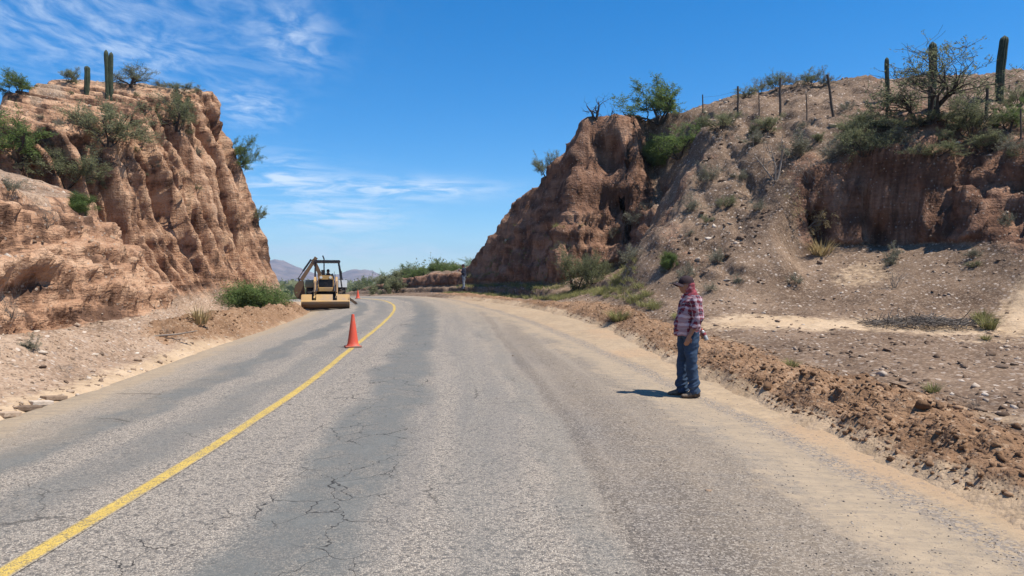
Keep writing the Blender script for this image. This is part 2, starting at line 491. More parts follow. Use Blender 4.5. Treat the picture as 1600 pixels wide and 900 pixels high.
flute = (0.95 * chan(sL * 0.36 + wz, ZL_ * 0.015, 2.0, 0.17) * ap + 0.70 * chan(sL * 0.85 + wz * 1.4, ZL_ * 0.03, 5.0, 0.17) * (0.3 + 0.7 * ap) + 0.42 * chan(sL * 1.9 + wz * 2, ZL_ * 0.05, 9.0, 0.22) + 0.20 * chan(sL * 4.2 + wz * 2, ZL_ * 0.09, 19.0, 0.30)) + 0.40 * perlin(sL * 0.28, ZL_ * 0.06, 3.0)
led = ZL_ * 1.0 + 0.25 * perlin(YL_ * 0.5, XL_ * 0.5)
ledge = 0.22 * np.tanh(4 * perlin(led * 1.3, sL * 0.07, 1.0)) + 0.15 * np.tanh(4 * perlin(led * 3.1, sL * 0.14, 4.0)) + 0.06 * np.tanh(3 * perlin(led * 7.5, sL * 0.5, 8.0))
lump = 0.9 - 2.0 * np.abs(perlin(XL_ * 0.7, YL_ * 0.7, ZL_ * 0.6)) - 1.1 * np.abs(perlin(XL_ * 1.7, YL_ * 1.7, ZL_ * 1.5 + 4)) - 0.6 * np.abs(perlin(XL_ * 3.9, YL_ * 3.9, ZL_ * 3.5 + 9))
lump = -lump
ledgeL = ledge
gul = ridged(sL * 0.42 + 0.3 * wz, ZL_ * 0.10, 12.0)       # deep rain gullies
cut = -1.0 * np.clip(gul - 0.66, 0, 1) / 0.34
crumb = fbm(XL_ * 3.0, YL_ * 3.0, ZL_ * 3.4, 4, 0.6)
top_off = sstep(-25, -20, XL_)                                # no beds cropping out on the gentle western slope
ledge = ledge * (0.25 + 0.75 * np.maximum(top_off, 1 - hiL))
dL = steepL * (hiL * (flute * 1.5 + 0.26 * ledge + 0.05 * lump + 0.06 * crumb + 0.35 * cut) + (1 - hiL) * (1.1 * ledge + 0.16 * lump + 0.13 * crumb + 0.45 * flute + 0.25 * cut * sstep(1.2, 3.0, DL)))
ground_rough = 0.055 * fbm(XL_ * 1.3, YL_ * 1.3, 0, 5, 0.6) * sstep(0.1, 0.9, XL(YL_) - XL_) + 0.16 * fbm(XL_ * 0.35, YL_ * 0.35, 3, 4) * sstep(1, 4, DL) * (1 - steepL)
wr = windrow(XL_, YL_)
dL = dL + (1 - steepL) * ground_rough + 0.22 * wr * fbm(XL_ * 3.1, YL_ * 3.1, 5.0, 4, 0.6)
rimL = np.exp(-((WL_ - 4.2) / 1.2) ** 2) * hiL
dL = dL + 0.20 * rimL * perlin(XL_ * 1.2, YL_ * 1.2, ZL_ * 3)
PL = np.stack([XL_, YL_, ZL_], -1) + NL * dL[..., None]
N2 = normals(PL[..., 0], PL[..., 1], PL[..., 2])
stL = np.clip((1 - N2[..., 2]) / 0.4, 0, 1)

# ------------------------------------------------------------------ right hillside
ysR = rows(-30, 84, extra=((19.5, 25.5, 0.62), (33.2, 37.5, 0.45)))
XR_, YR_, ZR_ = patch(ysR, lambda y: ER(y) - 1.2, lambda y: np.full(np.shape(y), 60.0), base_right, 400)
NR = normals(XR_, YR_, ZR_)
ER_, SR_, DR_, CR_ = right_parts(XR_, YR_)
steepR = np.clip((1 - NR[..., 2] - 0.12) / 0.4, 0, 1)
bankm = np.exp(-((ER_ - 0.35) / 1.1) ** 2) * sstep(9.0, 10.2, XR_)
wz = 0.5 * perlin(YR_ * 0.35, ZR_ * 0.3, 17.0)
sR = YR_ * 0.8 - 0.6 * XR_
flute = ridged(sR * 0.9 + wz, ZR_ * 0.10, 22.0) * 0.36 + ridged(sR * 2.1 + wz, ZR_ * 0.2, 25.0) * 0.16
nose = np.exp(-((YR_ - 36.2) / 1.4) ** 2) * sstep(1.2, 2.6, XR_) * sstep(9, 6, XR_)
noseflu = ridged(XR_ * 0.8 + 0.4 * wz, ZR_ * 0.08, 31.0) * 0.34 + 0.16 * ridged(XR_ * 2.1 + 0.4 * wz, ZR_ * 0.15, 36.0)
led = ZR_ + 0.2 * perlin(YR_ * 0.6, XR_ * 0.6, 3)
ledge = 0.22 * perlin(led * 1.6, sR * 0.15, 41.0) + 0.14 * perlin(led * 4.0, sR * 0.3, 44.0)
lump = fbm(XR_ * 0.9, YR_ * 0.9, ZR_ * 0.9, 5, 0.55)
dR = steepR * CR_ * (flute * 0.55 + 0.6 * ledge + 0.20 * lump) + nose * steepR * (noseflu + 0.7 * ledge + 0.12 * lump)
dR = dR + bankm * steepR * (0.30 * ridged(sR * 0.9, ZR_ * 0.15, 51.0) + 0.34 * lump + 0.3 * ledge)
hillR = sstep(0.3, 2.0, ER_)
rgh = sstep(12.6, 13.8, XR_) * np.exp(-((ER_ - 1.2) / 1.9) ** 2) * sstep(30, 26, YR_)
dR = dR + rgh * (0.30 * lump + 0.22 * ridged(XR_ * 0.9, YR_ * 0.9, ZR_ * 0.5))
dR = dR + (1 - steepR * CR_) * hillR * (0.30 * fbm(XR_ * 0.42, YR_ * 0.42, 2, 3) + 0.14 * fbm(XR_ * 1.7, YR_ * 1.7, 6, 4, 0.65) - 0.42 * np.clip(ridged(XR_ * 0.55 + 0.3 * wz, YR_ * 0.10, 3) - 0.55, 0, 1))
flatR = (1 - hillR)
dR = dR + flatR * 0.055 * fbm(XR_ * 1.4, YR_ * 1.4, 9, 5, 0.62) * sstep(0.0, 0.8, XR_ - ER(YR_))
bm = berm(XR_, YR_)
dR = dR + bm * (0.14 * fbm(XR_ * 1.9, YR_ * 1.9, 5.0, 3, 0.6) + 0.05 * ridged(XR_ * 3.6, YR_ * 3.6, 3.0) + 0.05 * fbm(XR_ * 5.0, YR_ * 5.0, 1.0, 2, 0.6))
PR = np.stack([XR_, YR_, ZR_], -1)
PR = PR + NR * dR[..., None]
# hollows eaten into the faces: (x, y, z, radius, height, depth)
for (hx, hy, hz, rr, rh, dp) in [(5.2, 36.4, 4.4, 0.8, 1.5, 0.6), (4.9, 37.2, 8.0, 0.7, 0.9, 1.0), (10.2, 24.4, 3.4, 0.30, 0.65, 0.9), (11.9, 23.6, 3.1, 0.26, 0.5, 0.6), (11.6, 23.9, 4.3, 0.14, 1.3, 0.5), (14.3, 20.0, 4.2, 0.5, 1.0, 0.7)]:
    q = np.exp(-(((PR[..., 0] - hx) / rr) ** 2 + ((PR[..., 1] - hy) / (rr * 1.8)) ** 2 + ((PR[..., 2] - hz) / rh) ** 2) ** 2)
    PR[..., 1] += q * dp; PR[..., 0] += q * dp * 0.25
N2r = normals(PR[..., 0], PR[..., 1], PR[..., 2])
stR = np.clip((1 - N2r[..., 2]) / 0.4, 0, 1)

# ------------------------------------------------------------------ earth materials
def earth(name, cliff_cols, gravel_cols):
    m, g, b = material(name)
    P = g.node('ShaderNodeNewGeometry').outputs['Position']
    a_cl, a_fr, a_sd, tone, gt = g.attr('cliff'), g.attr('fresh'), g.attr('sand'), g.attr('tone'), g.attr('gtone')
    n2 = g.noise(P, 5.5, 5, 0.68)
    v1 = g.voro(P, 10.0); v2 = g.voro(P, 29.0)
    r1, q1, _ = g.sep(v1.outputs['Color']); r2, q2, _ = g.sep(v2.outputs['Color'])
    nn = g.math('SUBTRACT', n2, 0.5)
    bed = g.noise(g.mapping(P, (0.9, 0.9, 6.5)), 1.7, 4, 0.62)          # thin bedding
    bd = g.math('SUBTRACT', bed, 0.5)
    run = g.noise(g.mapping(P, (2.4, 2.4, 0.22)), 1.5, 4, 0.6)           # rain runnels
    rn = g.math('SUBTRACT', run, 0.5)
    lo, mid, hi = cliff_cols
    c = g.ramp(g.math('ADD', g.math('ADD', tone, g.math('ADD', g.math('MULTIPLY', bd, 0.45), g.math('MULTIPLY', rn, 0.5))), g.math('MULTIPLY', nn, 0.55)), [(0.22, lo), (0.48, mid), (0.80, hi)])
    cobm = g.math('MULTIPLY', g.maprange(v1.outputs['Distance'], 0.34, 0.24), g.maprange(r1, 0.82, 0.86))
    c = g.mix(g.math('MULTIPLY', cobm, 0.6), c, (0.36, 0.30, 0.245))
    c = g.mix(g.math('MULTIPLY', g.maprange(r2, 0.25, 0.0), 0.35), c, lo)
    glo, gmid, ghi = gravel_cols
    gr = g.ramp(g.math('ADD', gt, g.math('MULTIPLY', nn, 0.6)), [(0.22, glo), (0.5, gmid), (0.80, ghi)])
    gr = g.mix(g.math('MULTIPLY', g.maprange(r2, 0.60, 0.97), 0.5), gr, g.mix(0.5, ghi, (0.40, 0.315, 0.24)))
    gr = g.mix(g.math('MULTIPLY', g.maprange(r2, 0.35, 0.05), 0.55), gr, (0.09, 0.066, 0.05))
    st = g.math('MULTIPLY', g.maprange(v1.outputs['Distance'], 0.42, 0.32), g.maprange(r1, 0.72, 0.80))
    gr = g.mix(g.math('MULTIPLY', st, 0.7), gr, g.mix(q1, (0.20, 0.15, 0.12), (0.52, 0.43, 0.35)))
    fr = g.ramp(g.math('ADD', gt, g.math('MULTIPLY', nn, 0.9)), [(0.2, (0.135, 0.076, 0.042)), (0.5, (0.215, 0.125, 0.07)), (0.85, (0.31, 0.19, 0.112))])
    fr = g.mix(g.math('MULTIPLY', g.maprange(r2, 0.8, 0.95), 0.5), fr, (0.42, 0.30, 0.20))
    sd = g.ramp(g.math('ADD', gt, g.math('MULTIPLY', nn, 0.8)), [(0.2, (0.31, 0.215, 0.130)), (0.52, (0.42, 0.300, 0.190)), (0.85, (0.49, 0.365, 0.245))])
    sd = g.mix(g.math('MULTIPLY', g.maprange(r2, 0.84, 0.95), 0.5), sd, (0.27, 0.20, 0.15))
    def edge(a, wd=0.35):
        return g.maprange(g.math('ADD', a, g.math('MULTIPLY', nn, 1.1)), 0.5 - wd, 0.5 + wd)
    col = g.mix(edge(a_cl, 0.22), gr, c)
    col = g.mix(edge(a_sd, 0.25), col, sd)
    col = g.mix(edge(a_fr, 0.18), col, fr)
    g.put(b.inputs['Base Color'], col)
    b.inputs['Roughness'].default_value = 0.95; b.inputs['Specular IOR Level'].default_value = 0.1
    hgt = addm_(g, g.math('MULTIPLY', n2, 0.62), g.math('MULTIPLY', g.math('MULTIPLY', g.math('ADD', g.math('MULTIPLY', bed, 0.45), g.math('MULTIPLY', run, 1.0)), a_cl), 1.0), g.math('MULTIPLY', v1.outputs['Distance'], -0.18), g.math('MULTIPLY', v2.outputs['Distance'], -0.10))
    hgt = g.math('MULTIPLY', hgt, g.maprange(g.math('MAXIMUM', a_cl, g.math('MULTIPLY', a_fr, 0.6)), 0.0, 1.0, 0.32, 1.0))
    g.put(b.inputs['Normal'], g.bump(hgt, 0.9, 0.16))
    return m

def tones(X, Y, P, seed):
    """bedding and dark upright streaks of the sediment, and uneven ground tone, both 0..1"""
    x, y, z = P[..., 0], P[..., 1], P[..., 2]
    zz = z + 0.8 * perlin(x * 0.25, y * 0.25, z * 0.25)
    strata = fbm(zz * 2.4, y * 0.12, seed, 4, 0.65)
    n1 = fbm(x * 1.5, y * 1.5, z * 1.5, 4, 0.6)
    dark_streak = np.clip(fbm(x * 1.6, y * 1.6, z * 0.14 + seed, 3) - 0.1, 0, 1)  # random dark streaks drawn out in height
    tone = 0.54 + 0.34 * strata + 0.20 * n1 - 0.55 * dark_streak + 0.12 * perlin(x * 0.2, y * 0.2, z * 0.3)
    gt = 0.5 + 0.26 * fbm(x * 0.55, y * 0.55, z * 0.3, 5, 0.65)
    return np.clip(tone, 0, 1), np.clip(gt, 0, 1)

def addm_(g, *v):
    o = v[0]
    for x in v[1:]: o = g.math('ADD', o, x)
    return o

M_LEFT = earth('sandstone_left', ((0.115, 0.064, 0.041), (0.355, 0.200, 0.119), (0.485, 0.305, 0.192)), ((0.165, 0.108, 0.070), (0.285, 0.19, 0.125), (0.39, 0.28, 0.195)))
M_RIGHT = earth('sandstone_right', ((0.105, 0.056, 0.036), (0.20, 0.108, 0.068), (0.33, 0.195, 0.125)), ((0.085, 0.053, 0.034), (0.152, 0.099, 0.064), (0.235, 0.160, 0.106)))  # cliff browns darkened so the colour deepens the shade on this side

cliffL = np.clip(steepL * 1.2 + 0.45 * sstep(0.8, 2.2, DL) * sstep(0.12, 0.4, stL) - 0.45 * sstep(0.55, 0.75, fbm(XL_ * 0.4, YL_ * 0.4, ZL_ * 0.4, 3) + 0.4), 0, 1)
sandL = np.clip(0.9 * np.exp(-((XL(YL_) - 0.35 - XL_) / 0.55) ** 2) + 0.55 * sstep(20, 24, YL_) * sstep(2.0, 0.4, XL(YL_) - XL_), 0, 1) * (DL < 0.8)
tL, gL = tones(XL_, YL_, PL, 1.0)
tL = np.clip(tL + 0.55 * np.clip(ledgeL, -0.3, 0.3) * (1 - 0.5 * hiL), 0, 1)
meL = mesh_np('hillside_left', PL.reshape(-1, 3), grid_faces(*XL_.shape), M_LEFT, True, dict(cliff=cliffL, fresh=np.clip(wr * 1.6 + 0.42 * sstep(16, 21, YL_) * sstep(42, 38, YL_) * sstep(2.6, 1.6, XL(YL_) - XL_), 0, 1), sand=sandL, tone=tL, gtone=gL))
hillside_left = add('hillside_left', meL, kind='structure', label='tall fluted tan earth cliff and shrubby slope left of the road')
roughR = sstep(12.6, 13.8, XR_) * np.exp(-((ER_ - 1.2) / 1.9) ** 2) * sstep(30, 26, YR_)
cliffR = np.clip(0.95 * roughR + np.maximum(np.maximum(steepR * CR_ * 1.3 * sstep(0.1, 0.5, DR_), nose * steepR * 1.6), bankm * steepR * 1.4) + 0.5 * sstep(0.62, 0.8, fbm(XR_ * 0.3, YR_ * 0.3, 8, 3) + 0.35) * hillR * sstep(0.1, 0.3, stR), 0, 1)
trackx = 6.6 + 0.9 * np.sin(YR_ * 0.2) + 0.05 * YR_
sandR = np.clip(1.0 * np.exp(-((XR_ - ER(YR_) + 0.2) / 0.55) ** 2) + flatR * sstep(3, 5, XR_) * (0.62 * np.exp(-((YR_ - 17.4 + 0.10 * (XR_ - 8) + 0.9 * perlin(XR_ * 0.4, 1.0)) / 1.3) ** 2) + 0.5 * sstep(0.1, 0.5, perlin(XR_ * 0.3, YR_ * 0.3, 4.0))), 0, 1) * sstep(47, 40, YR_)
freshR = np.clip(bm * 2.1 - 0.25, 0, 1)
tR, gR = tones(XR_, YR_, PR, 5.0)
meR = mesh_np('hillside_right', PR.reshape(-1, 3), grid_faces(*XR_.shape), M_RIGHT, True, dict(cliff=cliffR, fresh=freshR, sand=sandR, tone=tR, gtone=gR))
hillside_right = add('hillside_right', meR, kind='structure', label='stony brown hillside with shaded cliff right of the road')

def hit(o, d):
    """first terrain point along a ray"""
    best = None
    for h in (hillside_left, hillside_right, road):
        ok, p, n, _ = h.ray_cast(Vector(o), Vector(d).normalized())
        if ok and (best is None or (p - Vector(o)).length < (best - Vector(o)).length): best = p
    return best

# ------------------------------------------------------------------ plain reaching to the horizon
def plain_material():
    m, g, b = material('scrub_plain')
    P = g.node('ShaderNodeNewGeometry').outputs['Position']
    n = g.noise(P, 0.05, 6, 0.7); n2 = g.noise(P, 0.5, 5, 0.65)
    c = g.ramp(g.math('ADD', g.math('MULTIPLY', n, 0.5), g.math('MULTIPLY', n2, 0.5)), [(0.38, (0.05, 0.065, 0.03)), (0.5, (0.12, 0.11, 0.06)), (0.62, (0.30, 0.22, 0.15))])
    g.put(b.inputs['Base Color'], c); b.inputs['Roughness'].default_value = 0.95; b.inputs['Specular IOR Level'].default_value = 0.05
    return m
rad = np.r_[0, np.geomspace(40, 5000, 60)]
ang = np.linspace(0, 2 * math.pi, 97)[:-1]
RR, AA = np.meshgrid(rad, np.r_[ang, ang[:1]], indexing='ij')
gx, gy = RR * np.sin(AA), RR * np.cos(AA)
gz = -2.2 + 0.5 * fbm(gx * 0.004, gy * 0.004, 1, 3) * sstep(90, 400, RR)
ground = add('ground', mesh_np('ground', np.stack([gx, gy, gz], -1).reshape(-1, 3), grid_faces(*RR.shape), plain_material()), kind='structure')

# ------------------------------------------------------------------ road
def road_material(painted=False):
    m, g, b = material('yellow_line_paint' if painted else 'chip_seal_asphalt')
    off, al = g.attr('off'), g.attr('along')
    er, el_ = g.attr('edge_r'), g.attr('edge_l')
    P = g.node('ShaderNodeNewGeometry').outputs['Position']
    q = g.comb(off, al, 0.0)
    patchn = g.attr('patchy'); blot = g.noise(q, 2.2, 4, 0.68)
    lane = g.attr('lane')         # long streaks along the lane
    # aggregate
    v = g.voro(q, 100.0)
    rnd = g.sep(v.outputs['Color'])[0]; tint = g.sep(v.outputs['Color'])[1]
    vb = g.voro(q, 36.0); rb = g.sep(vb.outputs['Color'])[0]
    stone = g.ramp(rnd, [(0.0, (0.12, 0.106, 0.089)), (0.30, (0.265, 0.231, 0.19)), (0.62, (0.385, 0.333, 0.268)), (1.0, (0.56, 0.485, 0.392))])
    stone = g.mix(g.math('MULTIPLY', tint, 0.25), stone, g.mix(1.0, stone, (1.0, 0.82, 0.70), 'MULTIPLY'))
    stone = g.mix(g.math('MULTIPLY', g.maprange(rb, 0.78, 0.92), 0.55), stone, (0.06, 0.057, 0.055))
    gap = g.maprange(v.outputs['Distance'], 0.42, 0.66)
    col = g.mix(g.math('MULTIPLY', gap, 0.55), stone, (0.07, 0.066, 0.062))
    col = g.mix(g.maprange(lane, 0.45, 0.68, 0, 0.38), col, (0.16, 0.148, 0.133))
    # worn wheel tracks where the binder has bled up: (offset, half width, amount)
    wob = g.math('MULTIPLY', g.math('SUBTRACT', patchn, 0.5), 0.75)
    o2 = g.math('ADD', off, wob)
    def band(c0, hw, soft, amt, thr=(0.36, 0.58)):
        d = g.math('ABSOLUTE', g.math('SUBTRACT', o2, c0))
        f = g.maprange(d, hw + soft, hw - soft * 0.5)
        f = g.math('MULTIPLY', f, g.maprange(blot, thr[0], thr[1], 0.62, 1.0))
        return g.math('MULTIPLY', f, amt)
    slick = g.ramp(blot, [(0.3, (0.082, 0.084, 0.078)), (0.7, (0.130, 0.130, 0.119))])
    bands = addm_(g, band(1.42, 0.40, 0.24, 1.0), band(-1.62, 0.26, 0.17, 0.95), band(-0.55, 0.20, 0.25, 0.6), band(3.30, 0.14, 0.14, 0.5), band(2.55, 0.16, 0.20, 0.30))
    col = g.mix(g.math('MULTIPLY', g.math('MINIMUM', bands, 1.0), g.maprange(rnd, 0.0, 1.0, 1.0, 0.80)), col, slick)
    # loose dark chippings swept to the right of the lane
    ch = g.math('MULTIPLY', g.maprange(o2, 3.35, 3.9), g.maprange(er, 0.9, -0.2))
    vc = g.voro(q, 78.0); rc = g.sep(vc.outputs['Color'])[0]
    chips = g.ramp(rc, [(0.0, (0.05, 0.044, 0.042)), (0.5, (0.14, 0.122, 0.107)), (0.8, (0.24, 0.205, 0.17)), (1.0, (0.36, 0.315, 0.265))])
    col = g.mix(g.math('MULTIPLY', ch, g.maprange(lane, 0.3, 0.55, 0.35, 0.95)), col, chips)
    def streak(c0, hw):
        d = g.math('ABSOLUTE', g.math('SUBTRACT', g.math('ADD', off, g.math('MULTIPLY', wob, 0.35)), c0))
        return g.math('MULTIPLY', g.maprange(d, hw * 1.6, hw * 0.5), g.maprange(rc, 0.72, 0.45))
    dk = g.math('MINIMUM', addm_(g, streak(3.62, 0.10), streak(4.18, 0.20), g.math('MULTIPLY', streak(4.75, 0.16), 0.7)), 1.0)
    col = g.mix(g.math('MULTIPLY', dk, 0.8), col, (0.06, 0.053, 0.05))
    # cracks
    wq = g.vmath('ADD', q, g.vmath('MULTIPLY', g.vmath('SUBTRACT', g.noise(q, 1.6, 4, 0.65, col=True), (0.5, 0.5, 0.5)), (0.55, 0.55, 0)))
    ck = g.voro(g.mapping(wq, (0.62, 1.15, 1)), 1.0, 'DISTANCE_TO_EDGE').outputs['Distance']
    ck2 = g.voro(g.mapping(wq, (1.6, 1.1, 1), (3.3, 1.1, 0)), 1.7, 'DISTANCE_TO_EDGE').outputs['Distance']
    sel = g.maprange(g.attr('sel'), 0.02, 0.25)
    cr = g.math('MULTIPLY', g.maprange(ck, 0.008, 0.003), sel)
    cr2 = g.math('MULTIPLY', g.math('MULTIPLY', g.maprange(ck2, 0.014, 0.005), g.maprange(g.attr('sel'), 0.05, -0.15)), g.maprange(g.math('ABSOLUTE', g.math('SUBTRACT', off, 1.2)), 1.0, 0.6))
    crk = g.math('MAXIMUM', g.math('MULTIPLY', cr, 0.6), cr2)
    if painted:
        wear = g.maprange(g.math('ADD', g.math('MULTIPLY', rnd, 0.75), g.math('MULTIPLY', g.noise(q, 3.0, 6, 0.7), 0.9)), 0.52, 0.80)
        sidew = g.maprange(g.attr('side'), 1.0, 0.55)
        wear = g.math('MULTIPLY', g.math('ADD', wear, g.maprange(patchn, 0.35, 0.65, 0.0, 0.30), clamp=True), sidew)
        yel = g.mix(blot, (0.47, 0.315, 0.065), (0.60, 0.42, 0.115))
        col = g.mix(wear, col, yel)
    col = g.mix(g.math('MULTIPLY', crk, 0.9), col, (0.026, 0.024, 0.022))
    # dust blown and dragged over the edges
    dn = g.noise(g.mapping(q, (1.0, 0.45, 1)), 1.1, 5, 0.67); dn2 = g.noise(q, 4.5, 4, 0.66)
    dcol = g.ramp(g.math('ADD', g.math('MULTIPLY', dn2, 0.6), g.math('MULTIPLY', dn, 0.4)), [(0.32, (0.26, 0.190, 0.120)), (0.52, (0.355, 0.258, 0.162)), (0.70, (0.44, 0.32, 0.20))])
    orange = g.mix(g.maprange(patchn, 0.48, 0.66, 0, 0.6), dcol, (0.375, 0.243, 0.14))
    rip = g.noise(g.mapping(q, (0.9, 5.5, 1), rot=(0, 0, R(18))), 1.5, 4, 0.6)
    dcol = g.mix(g.maprange(rip, 0.50, 0.68, 0, 0.55), dcol, (0.185, 0.145, 0.105))
    dcol = g.mix(g.maprange(er, 0.75, 1.25), g.mix(0.35, dcol, (0.25, 0.215, 0.165)), orange)
    dcol = g.mix(g.math('MULTIPLY', g.maprange(rb, 0.86, 0.93), 0.55), dcol, (0.20, 0.16, 0.125))
    noisy = g.math('MULTIPLY', g.math('SUBTRACT', dn, 0.5), 2.0)
    f_r = g.maprange(g.math('ADD', er, g.math('ADD', noisy, g.math('MULTIPLY', g.math('SUBTRACT', dn2, 0.5), 1.1))), -0.60, 0.70)
    f_l = g.maprange(g.math('ADD', el_, g.math('MULTIPLY', noisy, 0.55)), 0.42, -0.10)
    thin = g.math('MULTIPLY', g.maprange(g.math('ADD', el_, noisy), 1.3, 0.0), 0.45)
    thin = g.math('MAXIMUM', thin, g.math('MULTIPLY', g.maprange(g.math('ADD', er, noisy), -2.2, 0.1), 0.48))
    gd = g.math('ABSOLUTE', g.math('SUBTRACT', g.math('ADD', er, g.math('MULTIPLY', noisy, 0.18)), 0.98))
    grit = g.math('MULTIPLY', g.maprange(gd, 0.24, 0.06), g.maprange(rb, 0.25, 0.5))
    f = g.math('MAXIMUM', g.math('MAXIMUM', f_r, f_l), thin)
    col = g.mix(f, col, dcol)
    col = g.mix(g.math('MULTIPLY', grit, 0.8), col, g.mix(0.35, chips, (0.26, 0.21, 0.165)))
    g.put(b.inputs['Base Color'], col)
    b.inputs['Roughness'].default_value = 0.82; b.inputs['Specular IOR Level'].default_value = 0.22
    relief = g.math('MULTIPLY', g.maprange(v.outputs['Distance'], 0.7, 0.05), g.math('SUBTRACT', 1.0, g.math('MULTIPLY', g.math('MINIMUM', bands, 1.0), 0.75)))
    relief = g.math('MULTIPLY', relief, g.math('SUBTRACT', 1.0, g.math('MULTIPLY', f, 0.7)))
    rut = g.math('MULTIPLY', f, g.noise(g.mapping(q, (1.2, 5.0, 1)), 2.4, 4, 0.65))
    h = addm_(g, g.math('MULTIPLY', relief, 0.34), g.math('MULTIPLY', rut, 1.6), g.math('MULTIPLY', blot, 0.2), g.math('MULTIPLY', dn2, 0.3))
    g.put(b.inputs['Normal'], g.bump(h, 0.75, 0.022))
    return m

ysW = []
y = -9.0
while y < 100:
    ysW.append(y); y += 0.2 if y < 14 else 0.4
ysW = np.array(ysW)
nW = 110
sW = np.linspace(0, 1, nW)
XW = (XL(ysW) - 0.9)[:, None] + ((ER(ysW) + 0.75) - (XL(ysW) - 0.9))[:, None] * sW[None, :]
YW = np.repeat(ysW[:, None], nW, 1)
erW = XW - EA(YW); elW = XW - XL(YW)
arc = np.r_[0, np.cumsum(np.hypot(np.diff(ysW), np.diff(XC(ysW))))]
def along(y): return np.interp(y, ysW, arc)
def road_z(x, y):
    e = sstep(0.0, 1.2, x - EA(y))
    z = zroad(x, y) + 0.022 * fbm(x * 1.1, y * 0.7, 3, 3) * e - 0.035 * np.exp(-((x - EA(y) - 1.0) / 0.5) ** 2) + 0.004 * perlin(x * 0.8, y * 0.4)
    d = np.maximum(sstep(0.35, 0.9, XL(y) - x), sstep(0.3, 0.75, x - ER(y)))
    return z - 0.22 * d
ZW = road_z(XW, YW)
def road_attrs(x, y):
    o, a = x - XC(y), along(y)
    return dict(off=o, along=a, edge_r=x - EA(y), edge_l=x - XL(y), patchy=0.5 + 0.3 * fbm(o * 0.55, a * 0.55, 2, 3), lane=0.5 + 0.32 * fbm(o * 2.6, a * 0.10, 7, 3), sel=perlin(o * 0.8, a * 0.8, 4.0))
M_ROAD = road_material()
road = add('road', mesh_np('road', np.stack([XW, YW, ZW], -1).reshape(-1, 3), grid_faces(*XW.shape), M_ROAD, True,
           road_attrs(XW, YW)), kind='structure', label='old chip seal road with dusty shoulders')
yl = np.arange(-6, 99.5, 0.12)
sd = np.linspace(-1, 1, 7)
half = 0.078 * (1 + 0.06 * perlin(yl * 1.7, 2.2))
xx = XC(yl)[:, None] + 0.012 * perlin(yl * 0.6, 5.5)[:, None] + sd[None, :] * half[:, None] * np.sqrt(1 + np.gradient(XC(yl), yl) ** 2)[:, None]
yy = np.repeat(yl[:, None], 7, 1)
line = add('centre_line', mesh_np('centre_line', np.stack([xx, yy, road_z(xx, yy) + 0.005], -1).reshape(-1, 3), grid_faces(*xx.shape), road_material(True), True,
           dict(**road_attrs(xx, yy), side=np.abs(np.repeat(sd[None, :], len(yl), 0)))), parent=road, label='worn yellow centre line')

# ------------------------------------------------------------------ far mountains
def mountain(name, ctrl, dist, depth, seed, mat):
    """ridge: ctrl = (bearing in degrees, height in metres)"""
    f = curve(ctrl)
    a = np.linspace(ctrl[0][0], ctrl[-1][0], 220); t = np.linspace(-1, 1, 41)
    A, T = np.meshgrid(a, t, indexing='ij')
    rr = dist + depth * T + 60 * perlin(A * 0.7, T * 2, seed)
    prof = np.clip(1 - np.abs(T) ** 1.2, 0, 1)
    h = f(A) * prof * (1 + 0.22 * fbm(A * 0.9, T * 2.2, seed, 5, 0.55)) + 2.5 * fbm(A * 3, T * 5, seed, 4) * prof - 3.0
    x, y = rr * np.sin(np.radians(A)), rr * np.cos(np.radians(A))
    return add(name, mesh_np(name, np.stack([x, y, h], -1).reshape(-1, 3), grid_faces(*A.shape), mat), kind='structure')
m_mt, g_, b_ = material('mountain_scrub')
P_ = g_.node('ShaderNodeNewGeometry').outputs['Position']
g_.put(b_.inputs['Base Color'], g_.ramp(g_.noise(P_, 0.012, 7, 0.7), [(0.36, (0.10, 0.085, 0.075)), (0.62, (0.23, 0.17, 0.14))]))
b_.inputs['Roughness'].default_value = 1.0; b_.inputs['Specular IOR Level'].default_value = 0.0
D1 = 3600.0
mountain('mountain', [(-34, 120), (-26, 150), (-20, 118), (-17.2, 96), (-16.0, 66), (-14.6, 34), (-13.6, 38), (-12.4, 56), (-11.6, 66), (-11.0, 60), (-10.2, 38), (-9.2, 20), (-7, 12), (-2, 25), (8, 60), (20, 90), (34, 70)], D1, 620, 3.0, m_mt)
# ================================================================== plants
bpy.context.view_layer.update()
CAM_M = Matrix.Translation(cam.location) @ cam.rotation_euler.to_matrix().to_4x4()
def sight(px, py):
    """terrain point under a point of the 1600 x 900 view"""
    d = CAM_M.to_3x3() @ Vector(((px - 800) / FPX, (450 - py) / FPX, -1.0))
    return hit(CAM_M.translation, d)
def drop(x, y):
    p = hit((x, y, 80.0), (0, 0, -1))
    return p if p is not None else Vector((x, y, -2.2))

def leaf_material(name, dark, light, trans=0.46):
    m = bpy.data.materials.new(name); m.use_nodes = True
    g = NT(m.node_tree); g.n.clear()
    oi = g.node('ShaderNodeObjectInfo').outputs['Random']
    P = g.node('ShaderNodeNewGeometry')
    rnd = g.math('ADD', g.math('MULTIPLY', P.outputs['Random Per Island'], 0.75), g.math('MULTIPLY', oi, 0.25))
    c = g.ramp(rnd, [(0.0, dark), (1.0, light)])
    d = g.node('ShaderNodeBsdfDiffuse'); g.put(d.inputs['Color'], c)
    t = g.node('ShaderNodeBsdfTranslucent'); g.put(t.inputs['Color'], c)
    mx = g.node('ShaderNodeMixShader'); mx.inputs[0].default_value = trans
    g.l.new(d.outputs[0], mx.inputs[1]); g.l.new(t.outputs[0], mx.inputs[2])
    o = g.node('ShaderNodeOutputMaterial'); g.l.new(mx.outputs[0], o.inputs[0])
    return m
